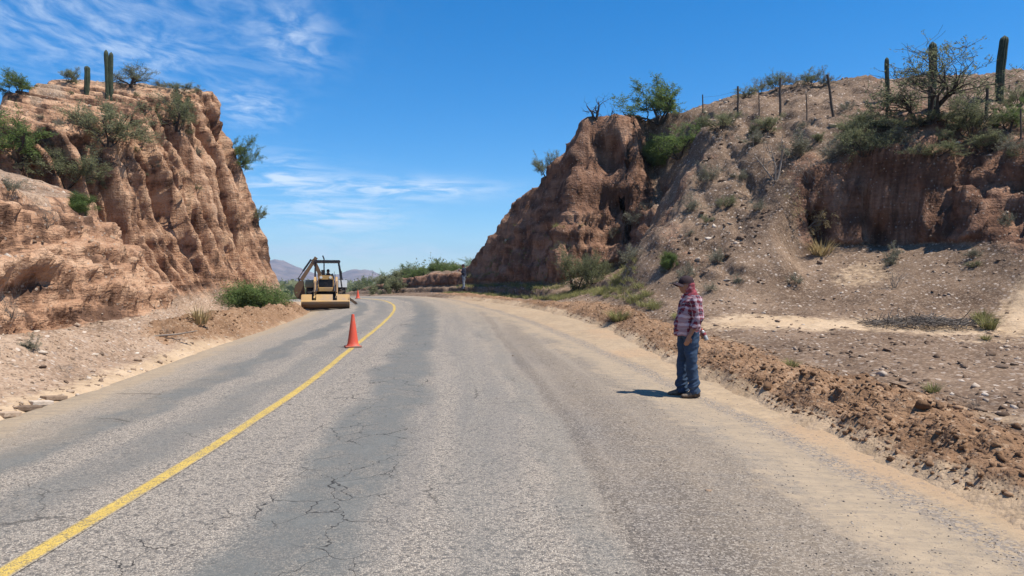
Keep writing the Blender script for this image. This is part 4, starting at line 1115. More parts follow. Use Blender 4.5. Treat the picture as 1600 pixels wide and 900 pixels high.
# ================================================================== building blocks for made things
class MB:
    """collects shapes into one mesh"""
    def __init__(s): s.bm = bmesh.new()
    def box(s, c, d, rot=None, bev=0.0, pivot=None):
        r = bmesh.ops.create_cube(s.bm, size=1.0)
        vs = r['verts']
        bmesh.ops.scale(s.bm, vec=d, verts=vs)
        if bev:
            es = list({e for v in vs for e in v.link_edges})
            rb = bmesh.ops.bevel(s.bm, geom=es, offset=bev, segments=2, affect='EDGES', profile=0.6)
            vs = list({v for f in rb['faces'] for v in f.verts} | {v for v in vs if v.is_valid})
        if rot is not None: bmesh.ops.rotate(s.bm, cent=(0, 0, 0), matrix=rot, verts=vs)
        bmesh.ops.translate(s.bm, vec=c, verts=vs)
        return s
    def tube(s, p0, p1, r0, r1=None, n=12, cap=True):
        r1 = r0 if r1 is None else r1
        p0, p1 = Vector(p0), Vector(p1); d = (p1 - p0).normalized(); u = d.orthogonal().normalized(); v = d.cross(u)
        a = [s.bm.verts.new(p0 + (u * math.cos(2 * math.pi * i / n) + v * math.sin(2 * math.pi * i / n)) * r0) for i in range(n)]
        b = [s.bm.verts.new(p1 + (u * math.cos(2 * math.pi * i / n) + v * math.sin(2 * math.pi * i / n)) * r1) for i in range(n)]
        for i in range(n): s.bm.faces.new((a[i], a[(i + 1) % n], b[(i + 1) % n], b[i]))
        if cap: s.bm.faces.new(a[::-1]); s.bm.faces.new(b)
        return s
    def bar(s, p0, p1, w, h, up=(0, 0, 1)):
        """rectangular bar between two points"""
        p0, p1 = Vector(p0), Vector(p1); d = (p1 - p0).normalized()
        x = d.cross(Vector(up)).normalized(); z = x.cross(d)
        q = [(-1, -1), (1, -1), (1, 1), (-1, 1)]
        A = [s.bm.verts.new(p0 + x * (i * w / 2) + z * (j * h / 2)) for i, j in q]; B = [s.bm.verts.new(p1 + x * (i * w / 2) + z * (j * h / 2)) for i, j in q]
        for k in range(4): s.bm.faces.new((A[k], A[(k + 1) % 4], B[(k + 1) % 4], B[k]))
        s.bm.faces.new(A[::-1]); s.bm.faces.new(B)
        return s
    def prism(s, prof, axis, a, b):
        """closed outline extruded along an axis ('x','y' or 'z') from a to b"""
        def pt(u, v, t): return {'x': (t, u, v), 'y': (u, t, v), 'z': (u, v, t)}[axis]
        A = [s.bm.verts.new(pt(u, v, a)) for u, v in prof]; B = [s.bm.verts.new(pt(u, v, b)) for u, v in prof]
        n = len(prof)
        for i in range(n): s.bm.faces.new((A[i], A[(i + 1) % n], B[(i + 1) % n], B[i]))
        s.bm.faces.new(A[::-1]); s.bm.faces.new(B)
        return s
    def lathe(s, prof, c=(0, 0, 0), axis='z', n=24):
        c = Vector(c); R_ = []
        for r, h in prof:
            ring = []
            for i in range(n):
                a = 2 * math.pi * i / n; x, y_ = r * math.cos(a), r * math.sin(a)
                ring.append(s.bm.verts.new(c + Vector({'z': (x, y_, h), 'x': (h, x, y_), 'y': (x, h, y_)}[axis])))
            R_.append(ring)
        for a, b in zip(R_[:-1], R_[1:]):
            for i in range(n): s.bm.faces.new((a[i], a[(i + 1) % n], b[(i + 1) % n], b[i]))
        if prof[0][0] > 1e-5: s.bm.faces.new(R_[0][::-1])
        if prof[-1][0] > 1e-5: s.bm.faces.new(R_[-1])
        return s
    def build(s, name, mat, parent=None, smooth=False, **props):
        bmesh.ops.recalc_face_normals(s.bm, faces=s.bm.faces)
        me = bpy.data.meshes.new(name); s.bm.to_mesh(me); s.bm.free()
        me.materials.append(mat)
        if smooth:
            for p in me.polygons: p.use_smooth = True
            me.set_sharp_from_angle(angle=R(38))
        return add(name, me, parent, **props)

# ------------------------------------------------------------------ traffic cones
M_CONE = simple('cone_orange', (0.60, 0.085, 0.045), 0.55, var=0.22, scale=8, dirt=(0.42, 0.17, 0.11), dirt_amt=0.35)
M_CONEBASE = simple('cone_base', (0.42, 0.10, 0.06), 0.7, dirt=(0.20, 0.15, 0.11), dirt_amt=0.5)
def cone(x, y, h, label, rz):
    o = empty('traffic_cone', (x, y, float(road_z(np.array(x), np.array(y))) + 0.003), rz, label, 'traffic cone', 'orange traffic cones')
    mb = MB(); mb.box((0, 0, 0.018), (0.37, 0.37, 0.032), bev=0.008); mb.build('base', M_CONEBASE, o, True)
    r = 0.135
    prof = [(r + 0.02, 0.03), (r + 0.004, 0.06), (r - 0.01, 0.10)] + [(r - 0.01 - (r - 0.045) * t, 0.10 + (h - 0.13) * t) for t in (0.2, 0.4, 0.6, 0.8, 1.0)] + [(0.034, h - 0.012), (0.030, h), (0.020, h), (0.018, h - 0.03), (0.0, h - 0.03)]
    MB().lathe(prof, n=28).build('cone_body', M_CONE, o, True)
    return o
cone(-3.72, 17.2, 0.77, 'orange rubber traffic cone standing on the yellow line', 0.35)
cone(-11.0, 52.5, 0.62, 'far orange traffic cone on the road behind the digger', 0.1)

# ------------------------------------------------------------------ fence on the right hill
M_POST = simple('old_post', (0.075, 0.058, 0.046), 0.9, scale=12, var=0.5)
M_WIRE = simple('rusty_wire', (0.12, 0.075, 0.055), 0.7, metal=0.6)
fence = empty('wire_fence', drop(12.0, 30.0), 0, 'wire fence with uneven dark wooden posts along the right hill', 'fence')
tops = []
for (px_, pb, pt, r_, lean) in [(1098, 176, 148, 0.035, 0.0), (1153, 181, 135, 0.05, 0.0), (1186, 182, 146, 0.026, 0.0), (1219, 181, 122, 0.055, 0.0), (1261, 188, 147, 0.026, -0.03), (1303, 182, 117, 0.055, -0.16), (1385, 200, 140, 0.05, 0.02), (1541, 187, 135, 0.05, 0.03), (1595, 216, 170, 0.026, 0.0)]:
    p = sight(px_, pb)
    if p is None or p.y > 44: p = drop((px_ - 800) / FPX * 30, 30)
    h = (pb - pt) / FPX * p.y
    q = p - fence.location
    mb = MB()
    pts = [q + Vector((lean * h * t + 0.012 * math.sin(t * 7 + px_), 0, h * t - 0.15 * (1 - t))) for t in (0, 0.33, 0.66, 1.0)]
    for a, b, k in zip(pts[:-1], pts[1:], (1.0, 0.94, 0.9)): mb.tube(a, b, r_ * k, r_ * (k - 0.05), 8)
    mb.build('post', M_POST, fence, True)
    tops.append((q, h, lean))
for fr in (0.45, 0.85):
    mb = MB()
    for (a, ha, la), (b, hb, lb) in zip(tops[:-1], tops[1:]):
        A = a + Vector((la * ha * fr, 0, ha * fr)); B = b + Vector((lb * hb * fr, 0, hb * fr)); mid = (A + B) / 2 - Vector((0, 0, 0.07))
        mb.tube(A, mid, 0.004, n=5); mb.tube(mid, B, 0.004, n=5)
    mb.build('wire', M_WIRE, fence)

# ------------------------------------------------------------------ backhoe loader
M_TAN = simple('faded_yellow_paint', (0.42, 0.25, 0.085), 0.5, var=0.2, scale=3, spec=0.4, dirt=(0.33, 0.22, 0.13), dirt_amt=0.45)
M_BROWN = simple('dirty_boom_paint', (0.135, 0.078, 0.040), 0.6, var=0.3, scale=4, dirt=(0.11, 0.075, 0.05), dirt_amt=0.55)
M_BLACK = simple('black_paint', (0.022, 0.022, 0.026), 0.5, var=0.3, dirt=(0.09, 0.07, 0.055), dirt_amt=0.3)
M_RUBBER = simple('tyre_rubber', (0.028, 0.026, 0.025), 0.85, var=0.3, dirt=(0.16, 0.115, 0.08), dirt_amt=0.5)
M_STEEL = simple('worn_steel', (0.16, 0.13, 0.11), 0.45, metal=0.6, var=0.35, dirt=(0.12, 0.075, 0.045), dirt_amt=0.5)
M_CHROME = simple('piston_rod', (0.55, 0.55, 0.55), 0.25, metal=1.0, var=0.1)
M_SHEEN = simple('sky_sheen_fender', (0.26, 0.27, 0.28), 0.45, var=0.12, dirt=(0.33, 0.25, 0.18), dirt_amt=0.25)  # pale grey puts a sky sheen into the right fender's colour
M_LAMP = simple('lamp_glass', (0.65, 0.62, 0.55), 0.15, var=0.05)
def backhoe(loc, rz):
    o = empty('backhoe_loader', loc, rz, 'tan backhoe loader facing the camera with its front bucket down', 'backhoe')
    def wheel(x, y, r, w_, lugs):
        t = MB(); hw = w_ / 2
        t.lathe([(r * 0.55, -hw), (r * 0.86, -hw), (r * 0.96, -hw * 0.8), (r, -hw * 0.45), (r, hw * 0.45), (r * 0.96, hw * 0.8), (r * 0.86, hw), (r * 0.55, hw)], (x, y, r), 'x', 32)
        for i in range(lugs):
            a = 2 * math.pi * i / lugs
            for sg in (-1, 1):
                t.box((x + sg * hw * 0.45, y + math.cos(a + sg * 0.09) * r, r + math.sin(a + sg * 0.09) * r), (hw * 0.95, 0.05, 0.07), Matrix.Rotation(a - math.pi / 2, 3, 'X') @ Matrix.Rotation(sg * 0.5, 3, 'Z'))
        wo_ = empty('wheel', parent=o)
        t.build('tyre', M_RUBBER, wo_, True)
        sg = 1 if x > 0 else -1
        rm = MB(); rm.lathe([(0.0, -hw * 0.5), (r * 0.3, -hw * 0.5), (r * 0.34, -hw * 0.1), (r * 0.5, 0.0), (r * 0.56, hw * 0.6), (r * 0.54, hw * 0.7), (r * 0.40, hw * 0.2), (r * 0.2, hw * 0.35), (0.0, hw * 0.4)], (x, y, r), 'x', 24)
        rm.build('rim', M_TAN, wo_, True)
    wheel(-0.72, -1.35, 0.42, 0.28, 14); wheel(0.72, -1.35, 0.42, 0.28, 14)
    wheel(-0.86, 0.85, 0.72, 0.44, 18); wheel(0.86, 0.85, 0.72, 0.44, 18)
    mb = MB(); mb.box((0, -0.3, 0.62), (0.7, 3.3, 0.36), bev=0.03); mb.box((0, -1.35, 0.42), (1.25, 0.22, 0.2), bev=0.03); mb.box((0, 0.85, 0.72), (1.4, 0.3, 0.3), bev=0.04); mb.box((0, 1.75, 0.68), (1.5, 0.25, 0.62), bev=0.03)
    mb.build('chassis', M_BLACK, o)
    # bonnet
    hood = MB(); hood.prism([(-0.40, 1.58), (-0.36, 1.74), (-0.26, 1.80), (0.26, 1.80), (0.36, 1.74), (0.40, 1.58)], 'y', -2.02, -0.45); hood.box((-0.385, -1.2, 1.25), (0.05, 1.55, 0.66), bev=0.015); hood.box((0.385, -1.2, 1.25), (0.05, 1.55, 0.66), bev=0.015)
    hood = hood.build('bonnet', M_TAN, o)
    gr_ = MB(); gr_.box((0, -1.93, 1.36), (0.71, 0.04, 0.44))
    for k in range(7): gr_.box((0, -1.965, 1.18 + 0.06 * k), (0.68, 0.03, 0.018))
    gr_.build('grille', M_BLACK, hood)
    nz = MB(); nz.box((0, -2.0, 1.05), (0.74, 0.16, 0.22), bev=0.03); nz.build('nose_panel', M_TAN, hood)
    for sx_ in (-1, 1):
        l_ = MB(); l_.lathe([(0.0, -0.02), (0.07, -0.02), (0.075, 0.03), (0.0, 0.05)], (sx_ * 0.24, -2.03, 1.69), 'y', 14); l_.build('headlight', M_LAMP, hood, True)
    ex = MB(); ex.tube((-0.10, -1.0, 1.78), (-0.10, -1.0, 2.10), 0.055, n=14); ex.tube((-0.10, -1.0, 2.10), (-0.10, -1.0, 2.72), 0.034, n=12); ex.tube((-0.10, -1.0, 2.70), (-0.17, -1.0, 2.88), 0.036, n=12)
    ex.build('exhaust_stack', M_BLACK, o, True)
    # loader
    for sx_ in (-1, 1):
        x = sx_ * 0.56
        a_ = MB(); a_.prism([(-0.35, 1.45), (-0.25, 1.66), (-1.45, 1.72), (-1.75, 1.60), (-2.55, 0.62), (-2.50, 0.40), (-2.38, 0.40), (-1.70, 1.36), (-1.45, 1.46)], 'x', x - 0.055, x + 0.055)
        a_.box((x, -0.42, 1.20), (0.14, 0.30, 0.80), bev=0.02)
        arm = a_.build('loader_arm', M_TAN, o)
        c_ = MB(); c_.tube((x * 0.86, -0.55, 0.95), (x * 0.86, -1.25, 1.28), 0.06, n=12); c_.build('lift_cylinder', M_BLACK, arm, True)
        c_ = MB(); c_.tube((x * 0.86, -1.2, 1.26), (x * 0.86, -1.62, 1.46), 0.032, n=10); c_.tube((x * 0.80, -1.6, 1.5), (x * 0.80, -2.5, 0.95), 0.03, n=10); c_.build('piston_rod', M_CHROME, arm, True)
        c_ = MB(); c_.bar((x, -1.95, 1.45), (x, -2.55, 0.88), 0.07, 0.10); c_.build('tilt_link', M_BROWN, arm)
    # front bucket rolled back, its floor plate towards the road ahead
    bo = empty('front_bucket', parent=o)
    shell = [(-2.92, 0.46), (-3.03, 0.40), (-3.02, 0.30), (-2.90, 0.17), (-2.72, 0.08), (-2.50, 0.04), (-2.42, 0.06), (-2.36, 0.22), (-2.40, 0.44), (-2.45, 0.44), (-2.42, 0.24), (-2.47, 0.10), (-2.52, 0.08), (-2.70, 0.12), (-2.86, 0.21), (-2.97, 0.31), (-2.98, 0.39), (-2.89, 0.44)]
    MB().prism(shell, 'x', -1.20, 1.20).build('bucket_shell', M_BROWN, bo)
    MB().box((0, -2.95, 0.455), (2.42, 0.10, 0.028), Matrix.Rotation(R(35), 3, 'X')).build('cutting_edge', M_TAN, bo)
    side = [(-2.93, 0.47), (-3.04, 0.40), (-3.03, 0.28), (-2.90, 0.15), (-2.72, 0.06), (-2.50, 0.03), (-2.40, 0.08), (-2.34, 0.3), (-2.40, 0.74), (-2.48, 0.78)]
    for sx_ in (-1, 1): MB().prism(side, 'x', sx_ * 1.20, sx_ * 1.225).build('side_plate', M_TAN, bo)
    for (x0, x1) in ((-1.19, -0.70), (-0.48, 0.36), (0.58, 1.19)):
        MB().box(((x0 + x1) / 2, -2.62, 0.62), (x1 - x0, 0.03, 0.40), Matrix.Rotation(R(-32), 3, 'X')).build('back_panel', M_TAN, bo)
    MB().box((0, -2.45, 0.40), (2.36, 0.03, 0.50)).build('back_plate', M_BLACK, bo)
    # operator's station
    can = MB(); can.prism([(-0.66, 2.52), (-0.70, 2.56), (-0.62, 2.66), (0.72, 2.66), (0.78, 2.60), (0.74, 2.52)], 'y', -0.25, 1.45); can.build('canopy_roof', M_BLACK, o)
    for (x0, y0, x1, y1) in ((-0.58, -0.15, -0.62, -0.20), (0.66, -0.15, 0.86, -0.20), (-0.60, 1.35, -0.64, 1.40), (0.70, 1.35, 0.98, 1.40)):
        MB().bar((x1, y1, 1.05), (x0, y0, 2.54), 0.075, 0.075, (0, 1, 0)).build('canopy_post', M_BLACK, o)
    MB().box((0.08, 0.62, 1.22), (0.52, 0.48, 0.12), bev=0.03).box((0.08, 0.88, 1.52), (0.50, 0.12, 0.55), bev=0.04).build('seat', M_BLACK, o)
    MB().box((0, 0.5, 1.02), (1.15, 1.7, 0.08), bev=0.015).build('floor_plate', M_BLACK, o)
    MB().box((0.05, -0.30, 1.50), (0.72, 0.22, 0.62), bev=0.04).build('dashboard', M_BLACK, o)
    st_ = MB(); st_.tube((0.08, -0.18, 1.70), (0.08, 0.08, 1.78), 0.02, n=8)
    for k in range(20):
        a0, a1 = 2 * math.pi * k / 20, 2 * math.pi * (k + 1) / 20
        st_.tube((0.08 + 0.19 * math.cos(a0), 0.10 - 0.05 * math.sin(a0), 1.78 + 0.17 * math.sin(a0)), (0.08 + 0.19 * math.cos(a1), 0.10 - 0.05 * math.sin(a1), 1.78 + 0.17 * math.sin(a1)), 0.014, n=6)
    st_.build('steering_wheel', M_BLACK, o, True)
    lv = MB()
    for k in range(3): lv.tube((0.40 + 0.06 * k, 0.2, 1.1), (0.44 + 0.06 * k, 0.1, 2.02 - 0.14 * k), 0.012, n=6)
    lv.build('levers', M_BLACK, o)
    for sx_ in (-1, 1):
        f_ = MB(); pr = [(0.85 + 0.84 * math.cos(a), 0.72 + 0.84 * math.sin(a)) for a in np.linspace(0.35, 2.6, 10)]
        pr += [(0.85 + 0.80 * math.cos(a), 0.72 + 0.80 * math.sin(a)) for a in np.linspace(2.6, 0.35, 10)]
        f_.prism(pr, 'x', sx_ * 0.66, sx_ * 1.14); f_.build('fender', M_SHEEN if sx_ > 0 else M_TAN, o)
    # digging arm folded out over the ditch side
    S = Vector((-0.35, 1.95, 0.95)); E = Vector((-0.72, 2.15, 2.66)); W = Vector((-1.42, 2.0, 1.55)); B = Vector((-1.50, 1.95, 1.05))
    MB().box(tuple(S + Vector((0, 0, -0.1))), (0.42, 0.36, 0.75), bev=0.05).build('swing_post', M_BROWN, o)
    K = S.lerp(E, 0.55) + Vector((0.16, 0, 0.05))
    bm_ = MB().bar(S, K, 0.22, 0.30, (0, 1, 0)).bar(K, E, 0.22, 0.26, (0, 1, 0)).tube(E + Vector((0, -0.16, 0)), E + Vector((0, 0.16, 0)), 0.13, n=14).build('boom', M_BROWN, o)
    MB().tube(S + Vector((0.22, 0, 0.4)), K + Vector((0.14, 0, 0.2)), 0.06, n=10).build('boom_cylinder', M_BLACK, bm_, True)
    dp = MB().bar(E + (E - W).normalized() * 0.25, W, 0.20, 0.26, (0, 1, 0)).build('dipper_arm', M_BROWN, o)
    up_ = (E - W).cross(Vector((0, 1, 0))).normalized() * 0.2
    if up_.z < 0: up_ = -up_
    MB().tube(E + up_ * 0.9, E.lerp(W, 0.62) + up_, 0.055, n=10).build('dipper_cylinder', M_BLACK, dp, True)
    MB().bar(W + Vector((-0.16, 0, 0.12)), W + Vector((-0.02, 0, -0.28)), 0.10, 0.08, (0, 1, 0)).bar(E.lerp(W, 0.62) + up_, W + Vector((-0.16, 0, 0.12)), 0.05, 0.05, (0, 1, 0)).build('bucket_link', M_BLACK, dp)
    hb = empty('digging_bucket', parent=o)
    pr = [(-1.30, 1.50), (-1.52, 1.52), (-1.74, 1.28), (-1.82, 0.95), (-1.74, 0.62), (-1.52, 0.44), (-1.30, 0.42), (-1.24, 0.48), (-1.46, 0.52), (-1.66, 0.68), (-1.73, 0.95), (-1.66, 1.22), (-1.48, 1.42)]
    MB().prism(pr, 'y', 1.72, 2.28).build('bucket_shell', M_BROWN, hb)
    sp = [(-1.30, 1.48), (-1.52, 1.50), (-1.73, 1.27), (-1.80, 0.95), (-1.72, 0.63), (-1.52, 0.46), (-1.28, 0.44), (-1.22, 0.8)]
    MB().prism(sp, 'y', 1.69, 1.715).prism(sp, 'y', 2.285, 2.31).build('side_plates', M_BROWN, hb)
    for k in range(4):
        MB().box((-1.20, 1.78 + 0.147 * k, 0.44), (0.16, 0.06, 0.05), Matrix.Rotation(R(-8), 3, 'Y')).build('tooth', M_STEEL, hb)
    for sx_ in (-1, 1):
        A = Vector((sx_ * 0.62, 1.85, 0.95)); Bq = Vector((sx_ * 1.70, 1.90, 0.17))
        if sx_ < 0: Bq = Vector((-1.15, 1.9, 0.16))
        lg = MB().bar(A, Bq, 0.15, 0.16, (0, 1, 0)).tube(A + Vector((0, 0, 0.15)), A.lerp(Bq, 0.6) + Vector((0, 0, 0.12)), 0.045, n=10).build('stabilizer_leg', M_BROWN, o)
        MB().box(tuple(Bq - Vector((0, 0, 0.09))), (0.50, 0.36, 0.05), bev=0.015).box(tuple(Bq - Vector((0, 0, 0.02))), (0.10, 0.22, 0.12)).build('pad', M_STEEL, lg)
    MB().box((0.84, -0.3, 1.95), (0.03, 0.05, 0.22)).tube((0.74, -0.22, 1.9), (0.84, -0.3, 1.9), 0.012, n=6).build('mirror', M_BLACK, o)
    return o
_bx, _by = -10.35, 41.0
_bz = min(drop(_bx, _by).z, drop(-9.7, 38.4).z)
RZ_B = R(13.5)
backhoe((_bx, _by, _bz + 0.02), RZ_B)
# ================================================================== people
def loft(rings, n=20):
    """rings: (centre, half axis a, half axis b) -> closed tube V, F"""
    V, F = [], []
    for c, a, b in rings:
        c, a, b = Vector(c), Vector(a), Vector(b)
        for i in range(n):
            t = 2 * math.pi * i / n
            V.append(tuple(c + a * math.cos(t) + b * math.sin(t)))
    m = len(rings)
    for j in range(m - 1):
        for i in range(n): F.append((j * n + i, j * n + (i + 1) % n, (j + 1) * n + (i + 1) % n, (j + 1) * n + i))
    V.append(tuple(rings[0][0])); V.append(tuple(rings[-1][0]))
    for i in range(n):
        F.append((len(V) - 2, (i + 1) % n, i)); F.append((len(V) - 1, (m - 1) * n + i, (m - 1) * n + (i + 1) % n))
    return V, F

def limb(pts, flat=1.0, n=16):
    """tapered round limb through (point, radius)"""
    rings = []
    for i, (p, r) in enumerate(pts):
        a = Vector(pts[max(0, i - 1)][0]); b = Vector(pts[min(len(pts) - 1, i + 1)][0])
        d = (b - a).normalized()
        ref = Vector((0, 1, 0)) if abs(d.y) < 0.8 else Vector((1, 0, 0))
        u = d.cross(ref).normalized(); v = d.cross(u).normalized()
        rings.append((p, u * r, v * r * flat))
    return loft(rings, n)

def fuse(name, parts, voxel, mat, parent=None, smooth=3, wrinkle=None, **props):
    """weld overlapping closed shapes into one continuous skin"""
    V, F = [], []
    for v, f in parts:
        k = len(V); V += v; F += [tuple(i + k for i in q) for q in f]
    me = bpy.data.meshes.new(name); me.from_pydata([tuple(v) for v in V], [], F)
    bm = bmesh.new(); bm.from_mesh(me); bmesh.ops.recalc_face_normals(bm, faces=bm.faces); bm.to_mesh(me); bm.free()
    o = bpy.data.objects.new(name, me); COL.objects.link(o)
    md = o.modifiers.new('r', 'REMESH'); md.mode = 'VOXEL'; md.voxel_size = voxel
    if smooth:
        sm = o.modifiers.new('s', 'SMOOTH'); sm.factor = 0.5; sm.iterations = smooth
    dg = bpy.context.evaluated_depsgraph_get(); dg.update()
    new = bpy.data.meshes.new_from_object(o.evaluated_get(dg))
    bpy.data.objects.remove(o); bpy.data.meshes.remove(me)
    new.name = name
    nv = len(new.vertices); co = np.empty(nv * 3, np.float32); new.vertices.foreach_get('co', co); co = co.reshape(-1, 3)
    if wrinkle:
        no = np.empty(nv * 3, np.float32); new.vertices.foreach_get('normal', no); no = no.reshape(-1, 3)
        co = co + no * wrinkle(co)[:, None]
        new.vertices.foreach_set('co', co.astype(np.float32).ravel())
    new.materials.clear(); new.materials.append(mat)
    new.polygons.foreach_set('use_smooth', np.ones(len(new.polygons), bool))
    new.update()
    return add(name, new, parent, **props)

def head_shape(c, yaw=0.0, s=1.0):
    """skull with brow, nose, lips, chin, eye sockets and ears; looks along +X"""
    V, F = [], []; n, m = 40, 30
    c = Vector(c)
    rot = Matrix.Rotation(yaw, 3, 'Z')
    def g2(a, b, wa, wb): return math.exp(-(a / wa) ** 2 - (b / wb) ** 2)
    for j in range(m + 1):
        ph = math.pi * j / m - math.pi / 2; z = math.sin(ph)
        for i in range(n):
            th = 2 * math.pi * i / n - math.pi
            cx = math.cos(th) * math.cos(ph); cy = math.sin(th) * math.cos(ph)
            x, y_, zz = cx * 0.096, cy * 0.076, z * 0.118
            if zz < -0.01: k = 1 - 0.22 * (-zz / 0.118) ** 1.3; y_ *= k; x *= (0.86 + 0.14 * k) if cx > 0 else k
            if cx > 0:
                x += 0.026 * g2(cy, z + 0.12, 0.13, 0.16) + 0.012 * g2(cy, z - 0.12, 0.12, 0.18)      # nose
                x += 0.008 * g2(cy, z - 0.26, 0.6, 0.09)                                                # brow
                x -= 0.012 * (g2(cy - 0.38, z - 0.10, 0.17, 0.11) + g2(cy + 0.38, z - 0.10, 0.17, 0.11))  # sockets
                x += 0.010 * g2(cy, z + 0.48, 0.26, 0.06) + 0.009 * g2(cy, z + 0.60, 0.24, 0.05) + 0.016 * g2(cy, z + 0.85, 0.3, 0.12)
            ear = g2(cx + 0.02, z - 0.02, 0.13, 0.24) * (1 if abs(cy) > 0.7 else 0)
            y_ += math.copysign(0.014 * ear, cy)
            V.append(tuple(c + rot @ (Vector((x, y_, zz)) * s)))
    for j in range(m):
        for i in range(n): F.append((j * n + i, j * n + (i + 1) % n, (j + 1) * n + (i + 1) % n, (j + 1) * n + i))
    return V, F

def hand_shape(w, d, palm_n, curl=0.5, s=1.0, right=False):
    """palm, four unequal bent fingers and a thumb leaving the side of the palm"""
    w, d, nrm = Vector(w), Vector(d).normalized(), Vector(palm_n).normalized()
    nrm = (nrm - d * nrm.dot(d)).normalized()
    side = d.cross(nrm).normalized() * (-1 if right else 1)
    out = [loft([(w - d * 0.02 * s, side * 0.026 * s, nrm * 0.021 * s), (w + d * 0.02 * s, side * 0.034 * s, nrm * 0.017 * s), (w + d * 0.06 * s, side * 0.043 * s, nrm * 0.015 * s), (w + d * 0.092 * s, side * 0.041 * s, nrm * 0.012 * s)], 14)]
    for k, (off, L) in enumerate(((0.030, 0.070), (0.010, 0.080), (-0.011, 0.075), (-0.031, 0.058))):
        p = w + d * 0.085 * s + side * off * s; dd = d.copy(); pts = [(tuple(p - d * 0.015 * s), 0.0095 * s)]
        for q, fr in enumerate((0.42, 0.32, 0.26)):
            ang = curl * (0.55 + 0.35 * q)
            dd = (d * math.cos(ang) + nrm * math.sin(ang)).normalized()
            p = p + dd * L * fr * s; pts.append((tuple(p), (0.0090 - 0.0011 * q) * s))
        out.append(limb(pts, n=10))
    p = w + d * 0.025 * s + side * 0.030 * s; pts = [(tuple(p - side * 0.012 * s), 0.012 * s)]
    for fr, mix_ in ((0.030, 0.5), (0.026, 0.8), (0.022, 0.95)):
        dd = (side * (1 - mix_) * 1.4 + d * mix_ + nrm * 0.45 * curl).normalized(); p = p + dd * fr * s * 1.1; pts.append((tuple(p), 0.0098 * s))
    out.append(limb(pts, n=10))
    return out

def skin_material(name, col):
    m, g, b = material(name)
    P = g.node('ShaderNodeTexCoord').outputs['Object']
    g.put(b.inputs['Base Color'], g.mix(g.noise(P, 14, 4), [x * 0.8 for x in col], [x * 1.2 for x in col]))
    b.inputs['Roughness'].default_value = 0.55; b.inputs['Subsurface Weight'].default_value = 0.08
    b.inputs['Subsurface Radius'].default_value = (0.01, 0.004, 0.002)
    return m
def denim(name, col):
    m, g, b = material(name)
    P = g.node('ShaderNodeTexCoord').outputs['Object']
    c = g.mix(g.noise(P, 7, 5, 0.65), [x * 0.65 for x in col], [x * 1.45 for x in col])
    c = g.mix(g.maprange(g.noise(P, 3.0, 3), 0.52, 0.72, 0, 0.45), c, [min(1, x * 2.0 + 0.02) for x in col])
    g.put(b.inputs['Base Color'], c); b.inputs['Roughness'].default_value = 0.9
    g.put(b.inputs['Normal'], g.bump(g.noise(P, 60, 3), 0.3, 0.004))
    return m
def plaid(name):
    m, g, b = material(name)
    P = g.node('ShaderNodeTexCoord').outputs['Object']
    wv = g.vmath('ADD', P, g.vmath('MULTIPLY', g.vmath('SUBTRACT', g.noise(P, 7, 3, col=True), (0.5, 0.5, 0.5)), (0.10, 0.10, 0.10)))
    x, y_, z = g.sep(wv)
    u = g.math('ADD', x, g.math('MULTIPLY', y_, 0.8))
    def stripes(c, per, lo, hi, ph):
        f = g.math('FRACT', g.math('ADD', g.math('DIVIDE', c, per), ph))
        return g.math('MULTIPLY', g.math('GREATER_THAN', f, lo), g.math('LESS_THAN', f, hi))
    wide_u, wide_z = stripes(u, 0.115, 0.0, 0.30, 0.1), stripes(z, 0.115, 0.0, 0.26, 0.3)
    dark_u, dark_z = stripes(u, 0.115, 0.46, 0.80, 0.1), stripes(z, 0.115, 0.45, 0.78, 0.3)
    thin_u, thin_z = stripes(u, 0.115, 0.61, 0.66, 0.1), stripes(z, 0.115, 0.60, 0.645, 0.3)
    c = (0.19, 0.026, 0.038)
    c = g.mix(g.math('MULTIPLY', g.math('ADD', dark_u, dark_z), 0.5), c, (0.035, 0.022, 0.045))
    c = g.mix(g.math('MULTIPLY', g.math('ADD', wide_u, wide_z), 0.38), c, (0.62, 0.52, 0.54))
    c = g.mix(g.math('MULTIPLY', g.math('MAXIMUM', thin_u, thin_z), 0.35), c, (0.68, 0.58, 0.60))
    g.put(b.inputs['Base Color'], c); b.inputs['Roughness'].default_value = 0.9
    g.put(b.inputs['Normal'], g.bump(g.noise(P, 22, 4, 0.6), 0.35, 0.01))
    return m
M_SKIN = skin_material('tanned_skin', (0.30, 0.155, 0.098))
M_JEANS = denim('blue_denim', (0.030, 0.052, 0.090)); M_JEANS2 = denim('grey_denim', (0.16, 0.18, 0.22)); M_NAVY = denim('navy_cloth', (0.020, 0.024, 0.045))
M_PLAID = plaid('red_plaid')
M_CAP = simple('black_cap', (0.030, 0.015, 0.017), 0.85, scale=20); M_SCARF = simple('red_scarf', (0.24, 0.05, 0.06), 0.9, scale=30, var=0.7, dirt=(0.45, 0.33, 0.33), dirt_amt=0.25)
M_BOOT = simple('dusty_boot', (0.045, 0.034, 0.028), 0.75, scale=10, dirt=(0.22, 0.16, 0.11), dirt_amt=0.4); M_HAIR = simple('dark_hair', (0.015, 0.011, 0.009), 0.7)
M_EYE = simple('dark_eye', (0.02, 0.015, 0.012), 0.3)
M_PAPER = simple('white_sheet', (0.72, 0.72, 0.70), 0.8, var=0.06); M_CLEAR = None

